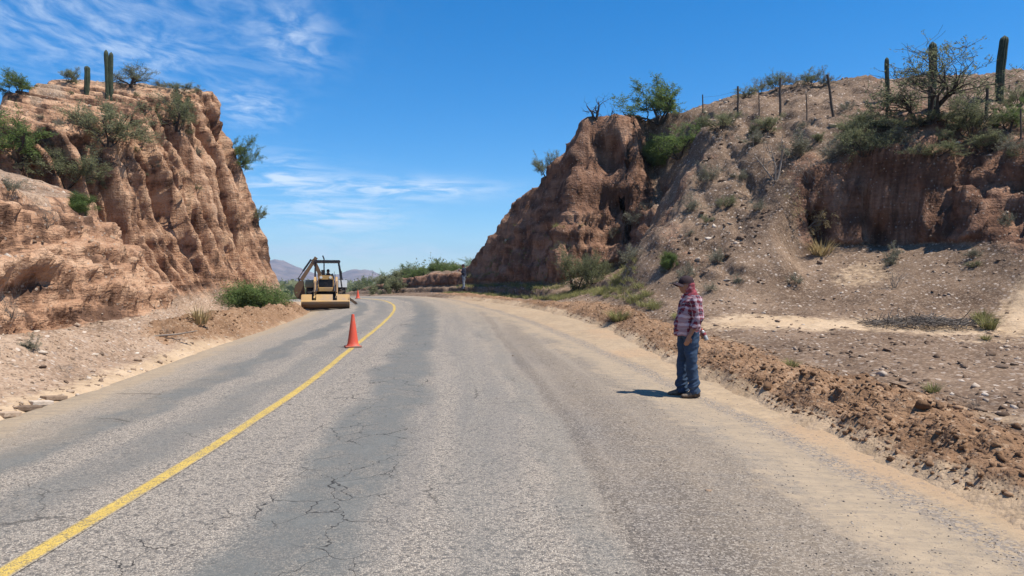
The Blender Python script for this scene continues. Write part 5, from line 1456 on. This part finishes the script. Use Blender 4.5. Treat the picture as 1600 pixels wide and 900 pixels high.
def shoe(o, ankle, toe_dir, mat):
    a = Vector(ankle); t = Vector(toe_dir).normalized(); sd_ = Vector((-t.y, t.x, 0)); up = Vector((0, 0, 1))
    g0 = Vector((a.x, a.y, 0))
    rings = [(g0 - t * 0.075 + up * 0.045, sd_ * 0.022, up * 0.036), (g0 - t * 0.06 + up * 0.052, sd_ * 0.036, up * 0.052), (g0 + up * 0.058, sd_ * 0.042, up * 0.058), (g0 + t * 0.08 + up * 0.045, sd_ * 0.046, up * 0.045), (g0 + t * 0.15 + up * 0.034, sd_ * 0.047, up * 0.033), (g0 + t * 0.195 + up * 0.028, sd_ * 0.034, up * 0.025), (g0 + t * 0.21 + up * 0.024, sd_ * 0.012, up * 0.012)]
    parts = [loft(rings, 18), limb([(tuple(g0 + up * 0.05), 0.044), (tuple(g0 + up * 0.13), 0.045)])]
    fuse('shoe', parts, 0.012, mat, o, 2)

def person(name, label, loc, rz, J, mats, vox=0.0075, cap=True, scarf=False, extra=None, group=None, belly=0.0):
    """J: joints in the figure's own frame, forward +X, left +Y"""
    o = empty(name, loc, rz, label, 'person', group)
    skin, shirt, trou, boot, capm = mats
    def V3(k): return Vector(J[k])
    pel, che, nek, hd = V3('pelvis'), V3('chest'), V3('neck'), V3('head')
    parts = [head_shape(hd, J.get('yaw', 0.0))]
    parts.append(limb([(tuple(nek - Vector((0, 0, 0.06))), 0.062), (tuple(nek), 0.056), (tuple(hd - Vector((0.012, 0, 0.05))), 0.055)]))
    parts.append(loft([(pel - Vector((0, 0, 0.08)), Vector((0.10, 0, 0)), Vector((0, 0.15, 0))), (pel, Vector((0.115, 0, 0)), Vector((0, 0.165, 0))), (pel.lerp(che, 0.5), Vector((0.11, 0, 0)), Vector((0, 0.15, 0))), (che, Vector((0.115, 0, 0)), Vector((0, 0.175, 0))), (che.lerp(nek, 0.7), Vector((0.08, 0, 0)), Vector((0, 0.15, 0))), (nek, Vector((0.055, 0, 0)), Vector((0, 0.06, 0)))]))
    for sd_ in 'LR':
        S, E, W = V3('sho' + sd_), V3('elb' + sd_), V3('wri' + sd_)
        parts.append(limb([(tuple(S), 0.056), (tuple(S.lerp(E, 0.5)), 0.047), (tuple(E), 0.040), (tuple(E.lerp(W, 0.3)), 0.041), (tuple(W), 0.027)]))
        parts += hand_shape(W, J['hdir' + sd_], J['palm' + sd_], J.get('curl', 0.6), 1.0, sd_ == 'R')
        H, K, A = V3('hip' + sd_), V3('kne' + sd_), V3('ank' + sd_)
        parts.append(limb([(tuple(H), 0.085), (tuple(H.lerp(K, 0.5)), 0.07), (tuple(K), 0.054), (tuple(K.lerp(A, 0.35)), 0.055), (tuple(A), 0.036), (tuple(A - Vector((0, 0, 0.05))), 0.036)]))
    fuse('body', parts, vox, skin, o, 2)
    # shirt
    hem = pel + (pel - che).normalized() * J.get('hem', 0.06)
    up_ = (nek - pel).normalized(); fx = Vector((1, 0, 0)); fx = (fx - up_ * fx.dot(up_)).normalized(); fy = Vector((0, 1, 0))
    mid = pel.lerp(che, 0.45)
    rings = [(hem + fx * 0.01, fx * (0.148 + belly * 0.5), fy * 0.19), (pel + fx * belly * 0.4, fx * (0.15 + belly * 0.7), fy * 0.19), (mid + fx * belly * 0.6, fx * (0.143 + belly), fy * 0.19), (che + fx * belly * 0.2, fx * (0.138 + belly * 0.4), fy * 0.21), (che.lerp(nek, 0.5), fx * 0.115, fy * 0.205), (che.lerp(nek, 0.82), fx * 0.085, fy * 0.13), (nek + up_ * 0.01, fx * 0.07, fy * 0.075)]
    sp = [loft(rings, 28)]
    for sd_ in 'LR':
        S, E, W = V3('sho' + sd_), V3('elb' + sd_), V3('wri' + sd_)
        k = J.get('sleeve', 0.75)
        end = E.lerp(W, (k - 0.5) * 2) if k > 0.5 else S.lerp(E, k * 2)
        pts = [(tuple(S.lerp(che, 0.35)), 0.085), (tuple(S), 0.084), (tuple(S.lerp(E, 0.5)), 0.072)]
        if k > 0.5: pts += [(tuple(E), 0.066), (tuple(E.lerp(end, 0.7)), 0.060), (tuple(end), 0.057)]
        else: pts += [(tuple(end), 0.072)]
        sp.append(limb(pts))
    def wr(c):
        return 0.014 * fbm(c[:, 0] * 9, c[:, 1] * 9, c[:, 2] * 5, 3) + 0.010 * ridged(c[:, 0] * 5 + c[:, 2] * 7, c[:, 1] * 6, c[:, 2] * 9)
    fuse('shirt', sp, vox * 1.4, shirt, o, 3, wr)
    tp = [loft([(pel - up_ * 0.10, fx * 0.13, fy * 0.175), (pel, fx * 0.145, fy * 0.185), (pel + up_ * 0.10, fx * 0.14, fy * 0.175)], 24)]
    for sd_ in 'LR':
        H, K, A = V3('hip' + sd_), V3('kne' + sd_), V3('ank' + sd_)
        tp.append(limb([(tuple(H + Vector((0, 0, 0.06))), 0.108), (tuple(H.lerp(K, 0.3)), 0.100), (tuple(H.lerp(K, 0.7)), 0.083), (tuple(K), 0.074), (tuple(K.lerp(A, 0.5)), 0.073), (tuple(A + (K - A) * 0.08), 0.076), (tuple(A - Vector((0, 0, 0.035))), 0.072)]))
    def wt(c):
        low = np.exp(-((c[:, 2] - 0.12) / 0.14) ** 2)
        return 0.014 * fbm(c[:, 0] * 7, c[:, 1] * 7, c[:, 2] * 6, 3) + (0.008 + 0.020 * low) * ridged(c[:, 0] * 4, c[:, 1] * 4, c[:, 2] * 13 + c[:, 0] * 6)
    fuse('trousers', tp, vox * 1.4, trou, o, 3, wt)
    for sd_ in 'LR': shoe(o, J['ank' + sd_], J.get('toe' + sd_, (1, 0, 0)), boot)
    yaw = Matrix.Rotation(J.get('yaw', 0.0), 3, 'Z')
    for s_ in (-1, 1):
        MB().lathe([(0, -0.012), (0.009, -0.008), (0.012, 0), (0.009, 0.008), (0, 0.012)], hd + yaw @ Vector((0.078, 0.029 * s_, 0.012)), n=10).build('eye', M_EYE, o, True)
    if cap:
        V, F = [], []; n, m = 30, 9
        co = empty('cap', parent=o)
        for j in range(m + 1):
            t = j / m * math.pi / 2
            for i in range(n):
                a = 2 * math.pi * i / n
                V.append(tuple(hd + yaw @ Vector((math.cos(a) * 0.109 * math.cos(t) * (1 + 0.01 * math.cos(6 * a)) - 0.004, math.sin(a) * 0.090 * math.cos(t), 0.028 + 0.112 * math.sin(t) ** 0.85))))
        for j in range(m):
            for i in range(n): F.append((j * n + i, j * n + (i + 1) % n, (j + 1) * n + (i + 1) % n, (j + 1) * n + i))
        add('crown', mesh_np('crown', V, np.array(F), capm), co)
        V, F = [], []
        for j in range(5):
            r = 0.085 + j * 0.024
            for i in range(15):
                a = -1.15 + 2.3 * i / 14
                rr = r * (1 if j < 4 else 0.99)
                V.append(hd + yaw @ Vector((math.cos(a) * rr * (1.0 + 0.06 * math.cos(a)), math.sin(a) * rr * 0.78, 0.040 - 0.10 * (r - 0.085) - 0.05 * (math.sin(a) ** 2) * (0.4 + j * 0.2))))
        top = len(V)
        V += [v - Vector((0, 0, 0.006)) for v in V[:top]]
        for j in range(4):
            for i in range(14):
                q = j * 15 + i
                F.append((q, q + 1, q + 16, q + 15)); F.append((top + q, top + q + 15, top + q + 16, top + q + 1))
        add('brim', mesh_np('brim', [tuple(v) for v in V], np.array(F), capm), co)
    else:
        V, F = [], []; n, m = 26, 8
        for j in range(m + 1):
            t = j / m * math.pi / 2
            for i in range(n):
                a = 2 * math.pi * i / n
                V.append(tuple(hd + Vector((math.cos(a) * 0.103 * math.cos(t) - 0.008, math.sin(a) * 0.083 * math.cos(t), 0.02 + 0.108 * math.sin(t)))))
        for j in range(m):
            for i in range(n): F.append((j * n + i, j * n + (i + 1) % n, (j + 1) * n + (i + 1) % n, (j + 1) * n + i))
        add('hair', mesh_np('hair', V, np.array(F), M_HAIR), o)
    if scarf:
        def ws(c): return 0.012 * ridged(c[:, 0] * 8 + c[:, 2] * 6, c[:, 1] * 9, c[:, 2] * 8)
        fuse('neck_scarf', [loft([(nek + Vector((-0.035, 0, -0.085)), fx * 0.105, fy * 0.135), (nek + Vector((-0.022, 0, -0.035)), fx * 0.100, fy * 0.105), (nek + Vector((-0.018, 0, 0.03)), fx * 0.086, fy * 0.088), (hd + Vector((-0.034, 0, -0.05)), fx * 0.080, fy * 0.080), (hd + Vector((-0.046, 0, 0.03)), fx * 0.072, fy * 0.082)], 26)], 0.009, M_SCARF, o, 2, ws)
    return o

# the flagman on the right shoulder, side on, looking up the road
p1 = (2.47, 10.30)
z1 = float(road_z(np.array(p1[0]), np.array(p1[1])))
person('person', 'person in red plaid shirt, jeans and dark cap standing on the right shoulder', (p1[0], p1[1], z1 + 0.002), R(186), dict(
    pelvis=(0.0, 0, 0.93), chest=(-0.025, 0, 1.22), neck=(-0.012, 0, 1.435), head=(0.035, 0, 1.555), yaw=R(-6),
    shoL=(-0.03, 0.205, 1.37), elbL=(-0.045, 0.265, 1.09), wriL=(0.075, 0.255, 0.87), hdirL=(0.30, -0.05, -1), palmL=(0.15, -1, 0),
    shoR=(-0.03, -0.205, 1.37), elbR=(-0.16, -0.25, 1.11), wriR=(-0.20, -0.09, 0.92), hdirR=(-0.10, 0.55, -0.8), palmR=(-1, 0.0, 0.0),
    hipL=(-0.01, 0.095, 0.86), kneL=(0.0, 0.11, 0.48), ankL=(-0.055, 0.115, 0.085), toeL=(1, 0.12, 0),
    hipR=(0.01, -0.095, 0.86), kneR=(0.045, -0.10, 0.48), ankR=(0.055, -0.10, 0.085), toeR=(1, -0.1, 0), sleeve=0.78, hem=0.075, curl=0.75),
    (M_SKIN, M_PLAID, M_JEANS, M_BOOT, M_CAP), scarf=True, belly=0.035)
# water bottle held behind the hip
mbm, g_, b_ = material('clear_plastic')
b_.inputs['Base Color'].default_value = (0.62, 0.66, 0.68, 1); b_.inputs['Roughness'].default_value = 0.15; b_.inputs['Transmission Weight'].default_value = 0.55; b_.inputs['IOR'].default_value = 1.3
rzm = Matrix.Rotation(R(186), 3, 'Z')
pb = Vector((p1[0], p1[1], z1)) + rzm @ Vector((-0.235, -0.015, 0.865))
bot = empty('water_bottle', pb, R(186), 'small clear water bottle with orange cap held behind the hip', 'bottle')
bot.rotation_euler = (R(14), R(22), R(186)); bot.scale = (0.85, 0.85, 0.85)
MB().lathe([(0.0, -0.10), (0.030, -0.10), (0.034, -0.092), (0.034, -0.03), (0.031, -0.022), (0.034, -0.014), (0.034, 0.04), (0.026, 0.066), (0.014, 0.082), (0.013, 0.094), (0.0, 0.094)], n=20).build('flask', mbm, bot, True)
MB().lathe([(0.0, 0.086), (0.016, 0.086), (0.016, 0.108), (0.0, 0.109)], n=16).build('bottle_cap', M_CONE, bot, True)
MB().lathe([(0.0345, -0.012), (0.0350, -0.012), (0.0350, 0.032), (0.0345, 0.032)], n=20).build('wrapper', M_SCARF, bot, True)

# the far worker on the bank, under the right cliff
p2 = sight(725, 453)
if p2 is None or p2.y > 56: p2 = drop(-3.0, 46)
s2 = 44 / FPX * p2.y / 1.70
o2 = person('person', 'far person in dark navy shirt holding a white sheet below the right cliff', p2, R(170), dict(
    pelvis=(0.0, 0, 0.93), chest=(0.0, 0, 1.22), neck=(0.02, 0, 1.43), head=(0.055, 0, 1.55), yaw=0.0,
    shoL=(0, 0.19, 1.37), elbL=(0.04, 0.25, 1.12), wriL=(0.24, 0.12, 1.24), hdirL=(0.8, -0.3, 0.4), palmL=(0, -1, 0.2),
    shoR=(0, -0.19, 1.37), elbR=(0.04, -0.25, 1.12), wriR=(0.24, -0.10, 1.22), hdirR=(0.8, 0.3, 0.4), palmR=(0, 1, 0.2),
    hipL=(0, 0.09, 0.86), kneL=(0.02, 0.10, 0.48), ankL=(-0.03, 0.11, 0.085), hipR=(0, -0.09, 0.86), kneR=(0.03, -0.09, 0.48), ankR=(0.03, -0.10, 0.085), sleeve=0.7, hem=0.10),
    (M_SKIN, M_NAVY, M_JEANS2, M_BOOT, M_CAP), vox=0.011)
sh = empty('paper_sheet', p2 + Matrix.Rotation(R(170), 3, 'Z') @ Vector((0.35, 0.01, 1.30)), R(170), 'white paper sheet held by the far person', 'paper')
MB().box((0, 0, 0), (0.02, 0.30, 0.22), Matrix.Rotation(R(-28), 3, 'Y'), bev=0.003).build('sheet', M_PAPER, sh)

# the operator on the digger's seat
po = Vector((_bx, _by, _bz + 0.02)) + Matrix.Rotation(RZ_B, 3, 'Z') @ Vector((0.10, 0.58, 0.55))
person('person', 'person in dark clothes and cap at the wheel of the backhoe loader', po, RZ_B - math.pi / 2, dict(
    pelvis=(-0.05, 0, 0.86), chest=(-0.04, 0, 1.15), neck=(-0.01, 0, 1.36), head=(0.02, 0, 1.48), yaw=0.0,
    shoL=(-0.03, 0.20, 1.30), elbL=(0.08, 0.27, 1.06), wriL=(0.34, 0.18, 1.18), hdirL=(0.8, -0.2, 0.3), palmL=(0, -1, 0),
    shoR=(-0.03, -0.20, 1.30), elbR=(0.08, -0.27, 1.06), wriR=(0.34, -0.18, 1.18), hdirR=(0.8, 0.2, 0.3), palmR=(0, 1, 0),
    hipL=(-0.02, 0.09, 0.83), kneL=(0.42, 0.14, 0.90), ankL=(0.46, 0.14, 0.60), hipR=(-0.02, -0.09, 0.83), kneR=(0.42, -0.14, 0.90), ankR=(0.46, -0.14, 0.60), sleeve=0.9, hem=0.05),
    (M_SKIN, M_NAVY, M_NAVY, M_BOOT, M_CAP), vox=0.013)
# ================================================================== stones, clods and grit
def stone_template(seed, npt=11, flat=0.72):
    """angular broken lump: hull of a few points"""
    rd = random.Random(seed)
    bm = bmesh.new()
    for _ in range(npt):
        d = Vector((rd.gauss(0, 1), rd.gauss(0, 1), rd.gauss(0, 1))).normalized() * rd.uniform(0.72, 1.05)
        bm.verts.new((d.x, d.y * 0.85, d.z * flat))
    r = bmesh.ops.convex_hull(bm, input=bm.verts)
    bmesh.ops.delete(bm, geom=[v for v in bm.verts if not v.link_faces], context='VERTS')
    bmesh.ops.triangulate(bm, faces=bm.faces)
    bm.verts.index_update()
    V = np.array([tuple(v.co) for v in bm.verts]); F = np.array([[v.index for v in f.verts] for f in bm.faces])
    bm.free()
    return V, F
def stone_material(name, stops, bump=0.5):
    m, g, b = material(name)
    geo = g.node('ShaderNodeNewGeometry'); oi = g.node('ShaderNodeObjectInfo').outputs['Random']
    r = g.math('FRACT', g.math('ADD', geo.outputs['Random Per Island'], oi))
    n = g.noise(geo.outputs['Position'], 14, 4, 0.65)
    c = g.ramp(r, stops)
    c = g.mix(g.maprange(n, 0.35, 0.7, 0.0, 0.5), c, g.mix(1.0, c, (0.55, 0.5, 0.46), 'MULTIPLY'))
    g.put(b.inputs['Base Color'], c); b.inputs['Roughness'].default_value = 0.92; b.inputs['Specular IOR Level'].default_value = 0.12
    g.put(b.inputs['Normal'], g.bump(n, bump, 0.03))
    return m
M_STONE = stone_material('hill_stones', [(0.0, (0.10, 0.066, 0.045)), (0.45, (0.195, 0.132, 0.09)), (0.8, (0.32, 0.232, 0.165)), (1.0, (0.56, 0.47, 0.38))])
M_PALE = stone_material('tan_stones', [(0.0, (0.15, 0.105, 0.075)), (0.5, (0.32, 0.225, 0.152)), (0.85, (0.43, 0.325, 0.235)), (1.0, (0.58, 0.50, 0.41))])
M_CLOD = stone_material('earth_clods', [(0.0, (0.13, 0.074, 0.041)), (0.6, (0.205, 0.12, 0.067)), (1.0, (0.31, 0.195, 0.118))], 0.8)
M_CHIP = stone_material('road_chips', [(0.0, (0.05, 0.046, 0.045)), (0.6, (0.16, 0.14, 0.125)), (1.0, (0.46, 0.40, 0.34))], 0.1)

TEMPL = [stone_template(i, 10) for i in range(8)]
def scatter(name, P, N, size, mat, seed, kind_label, sink=0.25, cat=None):
    """many loose stones joined into one mesh"""
    rng = np.random.default_rng(seed)
    n = len(P); Vs, Fs, nv = [], [], 0
    for k, (tv, tf) in enumerate(TEMPL):
        idx = np.arange(n)[np.arange(n) % len(TEMPL) == k]
        if not len(idx): continue
        a = rng.uniform(0, 6.283, len(idx)); c, s = np.cos(a), np.sin(a)
        sc = size[idx][:, None] * rng.uniform(0.6, 1.3, (len(idx), 3))
        v = tv[None] * sc[:, None, :]
        x = v[..., 0] * c[:, None] - v[..., 1] * s[:, None]; y = v[..., 0] * s[:, None] + v[..., 1] * c[:, None]
        v = np.stack([x, y, v[..., 2]], -1) + (P[idx] + N[idx] * (size[idx] * (0.22 - sink))[:, None])[:, None, :]
        Vs.append(v.reshape(-1, 3)); Fs.append((tf[None] + (np.arange(len(idx)) * len(tv))[:, None, None] + nv).reshape(-1, 3)); nv += len(idx) * len(tv)
    return add(name, mesh_np(name, np.concatenate(Vs), np.concatenate(Fs), mat, smooth=False), kind='stuff', label=kind_label, **(dict(category=cat) if cat else {}))

def pick(mask, n, seed):
    rng = np.random.default_rng(seed)
    i = np.flatnonzero(mask.ravel())
    return rng.choice(i, min(n, len(i)), replace=False)
rng = np.random.default_rng(77)
PRf, NRf, PLf, NLf = PR.reshape(-1, 3), N2r.reshape(-1, 3), PL.reshape(-1, 3), N2.reshape(-1, 3)
def sizes(n, lo, hi, p=2.6, seed=1): return lo + (hi - lo) * np.random.default_rng(seed).uniform(0, 1, n) ** p
front = (YR_ > 2.5) & (XR_ < 40)
i = pick(front & (bm < 0.25) & (hillR > 0.4) & (stR < 0.9) & (fbm(XR_ * 0.5, YR_ * 0.5, 11, 3) + 0.5 * RNG.uniform(-1, 1, XR_.shape) > 0.12), 12000, 1); scatter('scree_stones', PRf[i], NRf[i], sizes(len(i), 0.02, 0.15), M_STONE, 2, 'loose brown stones covering the right hillside')
i = pick(front & (bm < 0.3) & (hillR <= 0.4) & (XR_ > ER(YR_) + 0.5) & (YR_ < 34) & (fbm(XR_ * 0.7, YR_ * 0.7, 12, 3) + 0.6 * RNG.uniform(-1, 1, XR_.shape) > 0.05), 8000, 3); scatter('flat_gravel', PRf[i], NRf[i], sizes(len(i), 0.010, 0.085, 3.2, 2), M_STONE, 4, 'loose gravel on the flat behind the dirt ridge')
i = pick(front & (bm > 0.22) & (YR_ < 46), 9000, 5); scatter('ridge_clods', PRf[i], NRf[i], sizes(len(i), 0.008, 0.055, 3.6, 3), M_CLOD, 6, 'small brown clods covering the dirt ridge')
i = pick((YL_ > 2.5) & (DL > -2.2) & (DL < 1.6) & (XL_ < XL(YL_) - 0.45) & (wr < 0.4) & (YL_ < 50), 6500, 7); scatter('verge_gravel', PLf[i], NLf[i], sizes(len(i), 0.008, 0.065, 3.4, 4), M_PALE, 8, 'tan gravel at the foot of the left bank')
i = pick((YL_ > 4) & (DL > 1.2) & (stL < 0.85) & (XL_ > -40), 5000, 9); scatter('hill_stones', PLf[i], NLf[i], sizes(len(i), 0.02, 0.13), M_PALE, 10, 'loose stones on the left hillside')
i = pick((wr > 0.25), 1500, 11); scatter('windrow_clods', PLf[i], NLf[i], sizes(len(i), 0.012, 0.07), M_CLOD, 12, 'small clods on the low ridge left of the road')
n = 9000
yy_ = 3.2 + 26 * rng.uniform(0, 1, n) ** 2.2
off_ = np.where(rng.uniform(0, 1, n) < 0.6, rng.normal(-0.2, 0.7, n), np.where(rng.uniform(0, 1, n) < 0.6, rng.normal(0.98, 0.10, n), rng.uniform(-4.0, 1.6, n)))
xx_ = np.clip(EA(yy_) + off_, XL(yy_), ER(yy_))
Pc = np.stack([xx_, yy_, road_z(xx_, yy_)], 1)
scatter('loose_chippings', Pc, np.tile([0, 0, 1.0], (n, 1)), sizes(n, 0.003, 0.012, 1.8, 5), M_CHIP, 14, 'loose dark chippings on the right lane')

# the clods and stones big enough to pick up one by one
SHAPES = []
for i in range(7):
    V, F = stone_template(100 + i, 12, 0.72)
    SHAPES.append((V, F))
def shapes_for(mat, nm): return [mesh_np(nm, V, F, mat, smooth=False) for V, F in SHAPES]
CLODS, STONES, TANS = shapes_for(M_CLOD, 'clod'), shapes_for(M_STONE, 'stone'), shapes_for(M_PALE, 'rock')
def loose(name, meshes, p, s, label, cat, group=None, flat=1.0, nrm=None):
    o = bpy.data.objects.new(name, random.choice(meshes)); link(o)
    o.location = Vector(p) + Vector((0, 0, s * 0.10 * flat)); o.scale = (s * random.uniform(0.8, 1.3), s * random.uniform(0.7, 1.1), s * random.uniform(0.7, 1.0) * flat)
    o.rotation_euler = (random.uniform(-0.4, 0.4), random.uniform(-0.4, 0.4), random.uniform(0, 6.28))
    o['label'] = label; o['category'] = cat
    if group: o['group'] = group
    return o
ii = pick(front & (bm > 0.3) & (YR_ < 16), 90, 21)
for k in ii: loose('clod', CLODS, PRf[k], float(np.random.default_rng(int(k)).uniform(0.035, 0.075)), 'brown earth clod lying in the fresh dirt ridge on the right', 'clod', 'earth clods in the dirt ridge')
ii = pick(front & (bm < 0.1) & (hillR < 0.2) & (XR_ > ER(YR_) + 1.2) & (YR_ < 22) & (YR_ > 6), 70, 23)
for k in ii: loose('stone', STONES, PRf[k], float(np.random.default_rng(int(k)).uniform(0.05, 0.13)), 'fist sized stone on the gravel flat behind the dirt ridge', 'stone', 'stones on the gravel flat', 0.7)
ii = pick(front & (hillR > 0.6) & (stR < 0.85) & (YR_ < 36) & (XR_ < 20), 70, 25)
for k in ii: loose('stone', STONES, PRf[k], float(np.random.default_rng(int(k)).uniform(0.10, 0.22)), 'angular stone lying on the right hillside', 'stone', 'stones on the right hillside', 0.75)
ii = pick((YL_ > 8) & (DL > -1.8) & (DL < 1.0) & (XL_ < XL(YL_) - 0.5) & (YL_ < 34), 46, 27)
for k in ii: loose('stone', TANS, PLf[k], float(np.random.default_rng(int(k)).uniform(0.05, 0.13)), 'tan stone at the foot of the left bank', 'stone', 'stones at the foot of the left bank', 0.8)
for (px_, py_, s_, me_, lab, fl) in [
    (110, 613, 0.085, TANS, 'round pale stone on the left verge beside the asphalt edge', 1.0), (121, 618, 0.045, STONES, 'small dark stone touching the round pale stone on the left verge', 1.0), (103, 597, 0.06, STONES, 'dark flat stone just behind the round pale stone', 0.6),
    (160, 604, 0.035, STONES, 'dark pebble on the left verge right of the round pale stone', 1.0), (1378, 588, 0.13, STONES, 'dark blocky stone on the gravel flat beside a pale slab', 0.9), (1405, 602, 0.17, TANS, 'flat pale slab on the gravel flat behind the dirt ridge', 0.3),
    (1440, 634, 0.11, CLODS, 'large dark clod on the crest of the dirt ridge', 0.9), (1200, 605, 0.11, CLODS, 'big dark clod in the face of the dirt ridge behind the worker', 1.0), (1385, 548, 0.12, STONES, 'stone on the gravel flat left of the brushwood heap', 0.7),
    (1565, 575, 0.13, TANS, 'pale stone at the right edge of the gravel flat', 0.7), (1044, 420, 0.22, TANS, 'pale stone on the slope right above the worker', 0.5), (1282, 411, 0.16, TANS, 'pale stone below the straw clump on the right slope', 0.7),
    (1108, 767, 0.028, TANS, 'lone pale stone on the dusty shoulder in the foreground', 0.8), (801, 556, 0.05, TANS, 'small white stone lying on the road beyond the foreground', 0.4)]:
    p = sight(px_, py_)
    if p is not None: loose('stone' if me_ is not CLODS else 'clod', me_, p, s_, lab, 'clod' if me_ is CLODS else 'stone', None, fl)
# broken edge of the old pavement on the left
for i, (px_, py_, l_, w_) in enumerate([(40, 640, 0.34, 0.16), (64, 632, 0.26, 0.14), (84, 624, 0.30, 0.15), (14, 650, 0.22, 0.14)]):
    p = sight(px_, py_)
    mb = MB(); mb.box((0, 0, 0.02), (l_, w_, 0.06), Matrix.Rotation(R(6), 3, 'Y'), bev=0.012)
    o = mb.build('pavement_slab', M_PALE); o.location = p; o.rotation_euler = (0, 0, R(52 + i * 7))
    o['label'] = ['widest', 'second from the right', 'rightmost', 'leftmost'][i] + ' of the broken pavement slabs along the left asphalt edge'; o['category'] = 'slab'; o['group'] = 'broken pavement slabs'
# dead branch on the left verge
p = sight(258, 529)
V, F = tubes([[(Vector((-0.62, 0, 0.03)), 0.022), (Vector((-0.2, 0.05, 0.06)), 0.028), (Vector((0.25, 0.02, 0.09)), 0.026), (Vector((0.66, 0.08, 0.16)), 0.014)], [(Vector((0.1, 0.03, 0.08)), 0.014), (Vector((0.35, 0.2, 0.10)), 0.009)]])
o = add('dead_branch', mesh_np('dead_branch', [tuple(v) for v in V], np.array(F), M_GREYWOOD), label='dry branch lying on the verge below the left bank', category='branch'); o.location = p; o.rotation_euler = (0, 0, R(12))

# scrub woodland on the plain, one dark mass far off
def far_scrub():
    rng = np.random.default_rng(5)
    n = 2600
    r = 95 * (900 / 95) ** rng.uniform(0, 1, n); a = np.radians(rng.uniform(-42, 30, n))
    P = np.stack([r * np.sin(a), r * np.cos(a), np.full(n, -2.3)], 1)
    h = rng.uniform(1.2, 3.0, n) * (1 + r / 700)
    k = 26
    c = P[:, None, :] + rng.normal(0, 1, (n, k, 3)) * np.stack([h * 0.55, h * 0.55, h * 0.26], 1)[:, None, :] + np.array([0, 0, 1.0]) * (h * 0.5)[:, None, None]
    c = c.reshape(-1, 3); hh = np.repeat(h, k)
    d = rng.normal(0, 1, c.shape); d /= np.linalg.norm(d, axis=1, keepdims=True); e = np.cross(d, rng.normal(0, 1, c.shape)); e /= np.linalg.norm(e, axis=1, keepdims=True)
    s = (hh * 0.20)[:, None]
    V = np.stack([c - d * s, c + e * s * 0.6, c + d * s, c - e * s * 0.6], 1).reshape(-1, 3)
    add('far_scrubland', mesh_np('far_scrubland', V, np.arange(len(V)).reshape(-1, 4), M_LEAF['mesquite'], smooth=False), kind='stuff', label='dark scrub covering the plain beyond the bend', category='scrubland')
far_scrub()

# ------------------------------------------------------------------ air
hz = MB(); hz.box((0, 0, 113), (10600, 10600, 234))
m_h = bpy.data.materials.new('haze_air'); m_h.use_nodes = True
g_ = NT(m_h.node_tree); g_.n.clear()
pv = g_.node('ShaderNodeVolumePrincipled'); pv.inputs['Color'].default_value = (0.56, 0.74, 1.0, 1); pv.inputs['Density'].default_value = 1.7e-4; pv.inputs['Anisotropy'].default_value = 0.2
oo = g_.node('ShaderNodeOutputMaterial'); g_.l.new(pv.outputs[0], oo.inputs['Volume'])
hz.build('haze', m_h, kind='stuff')
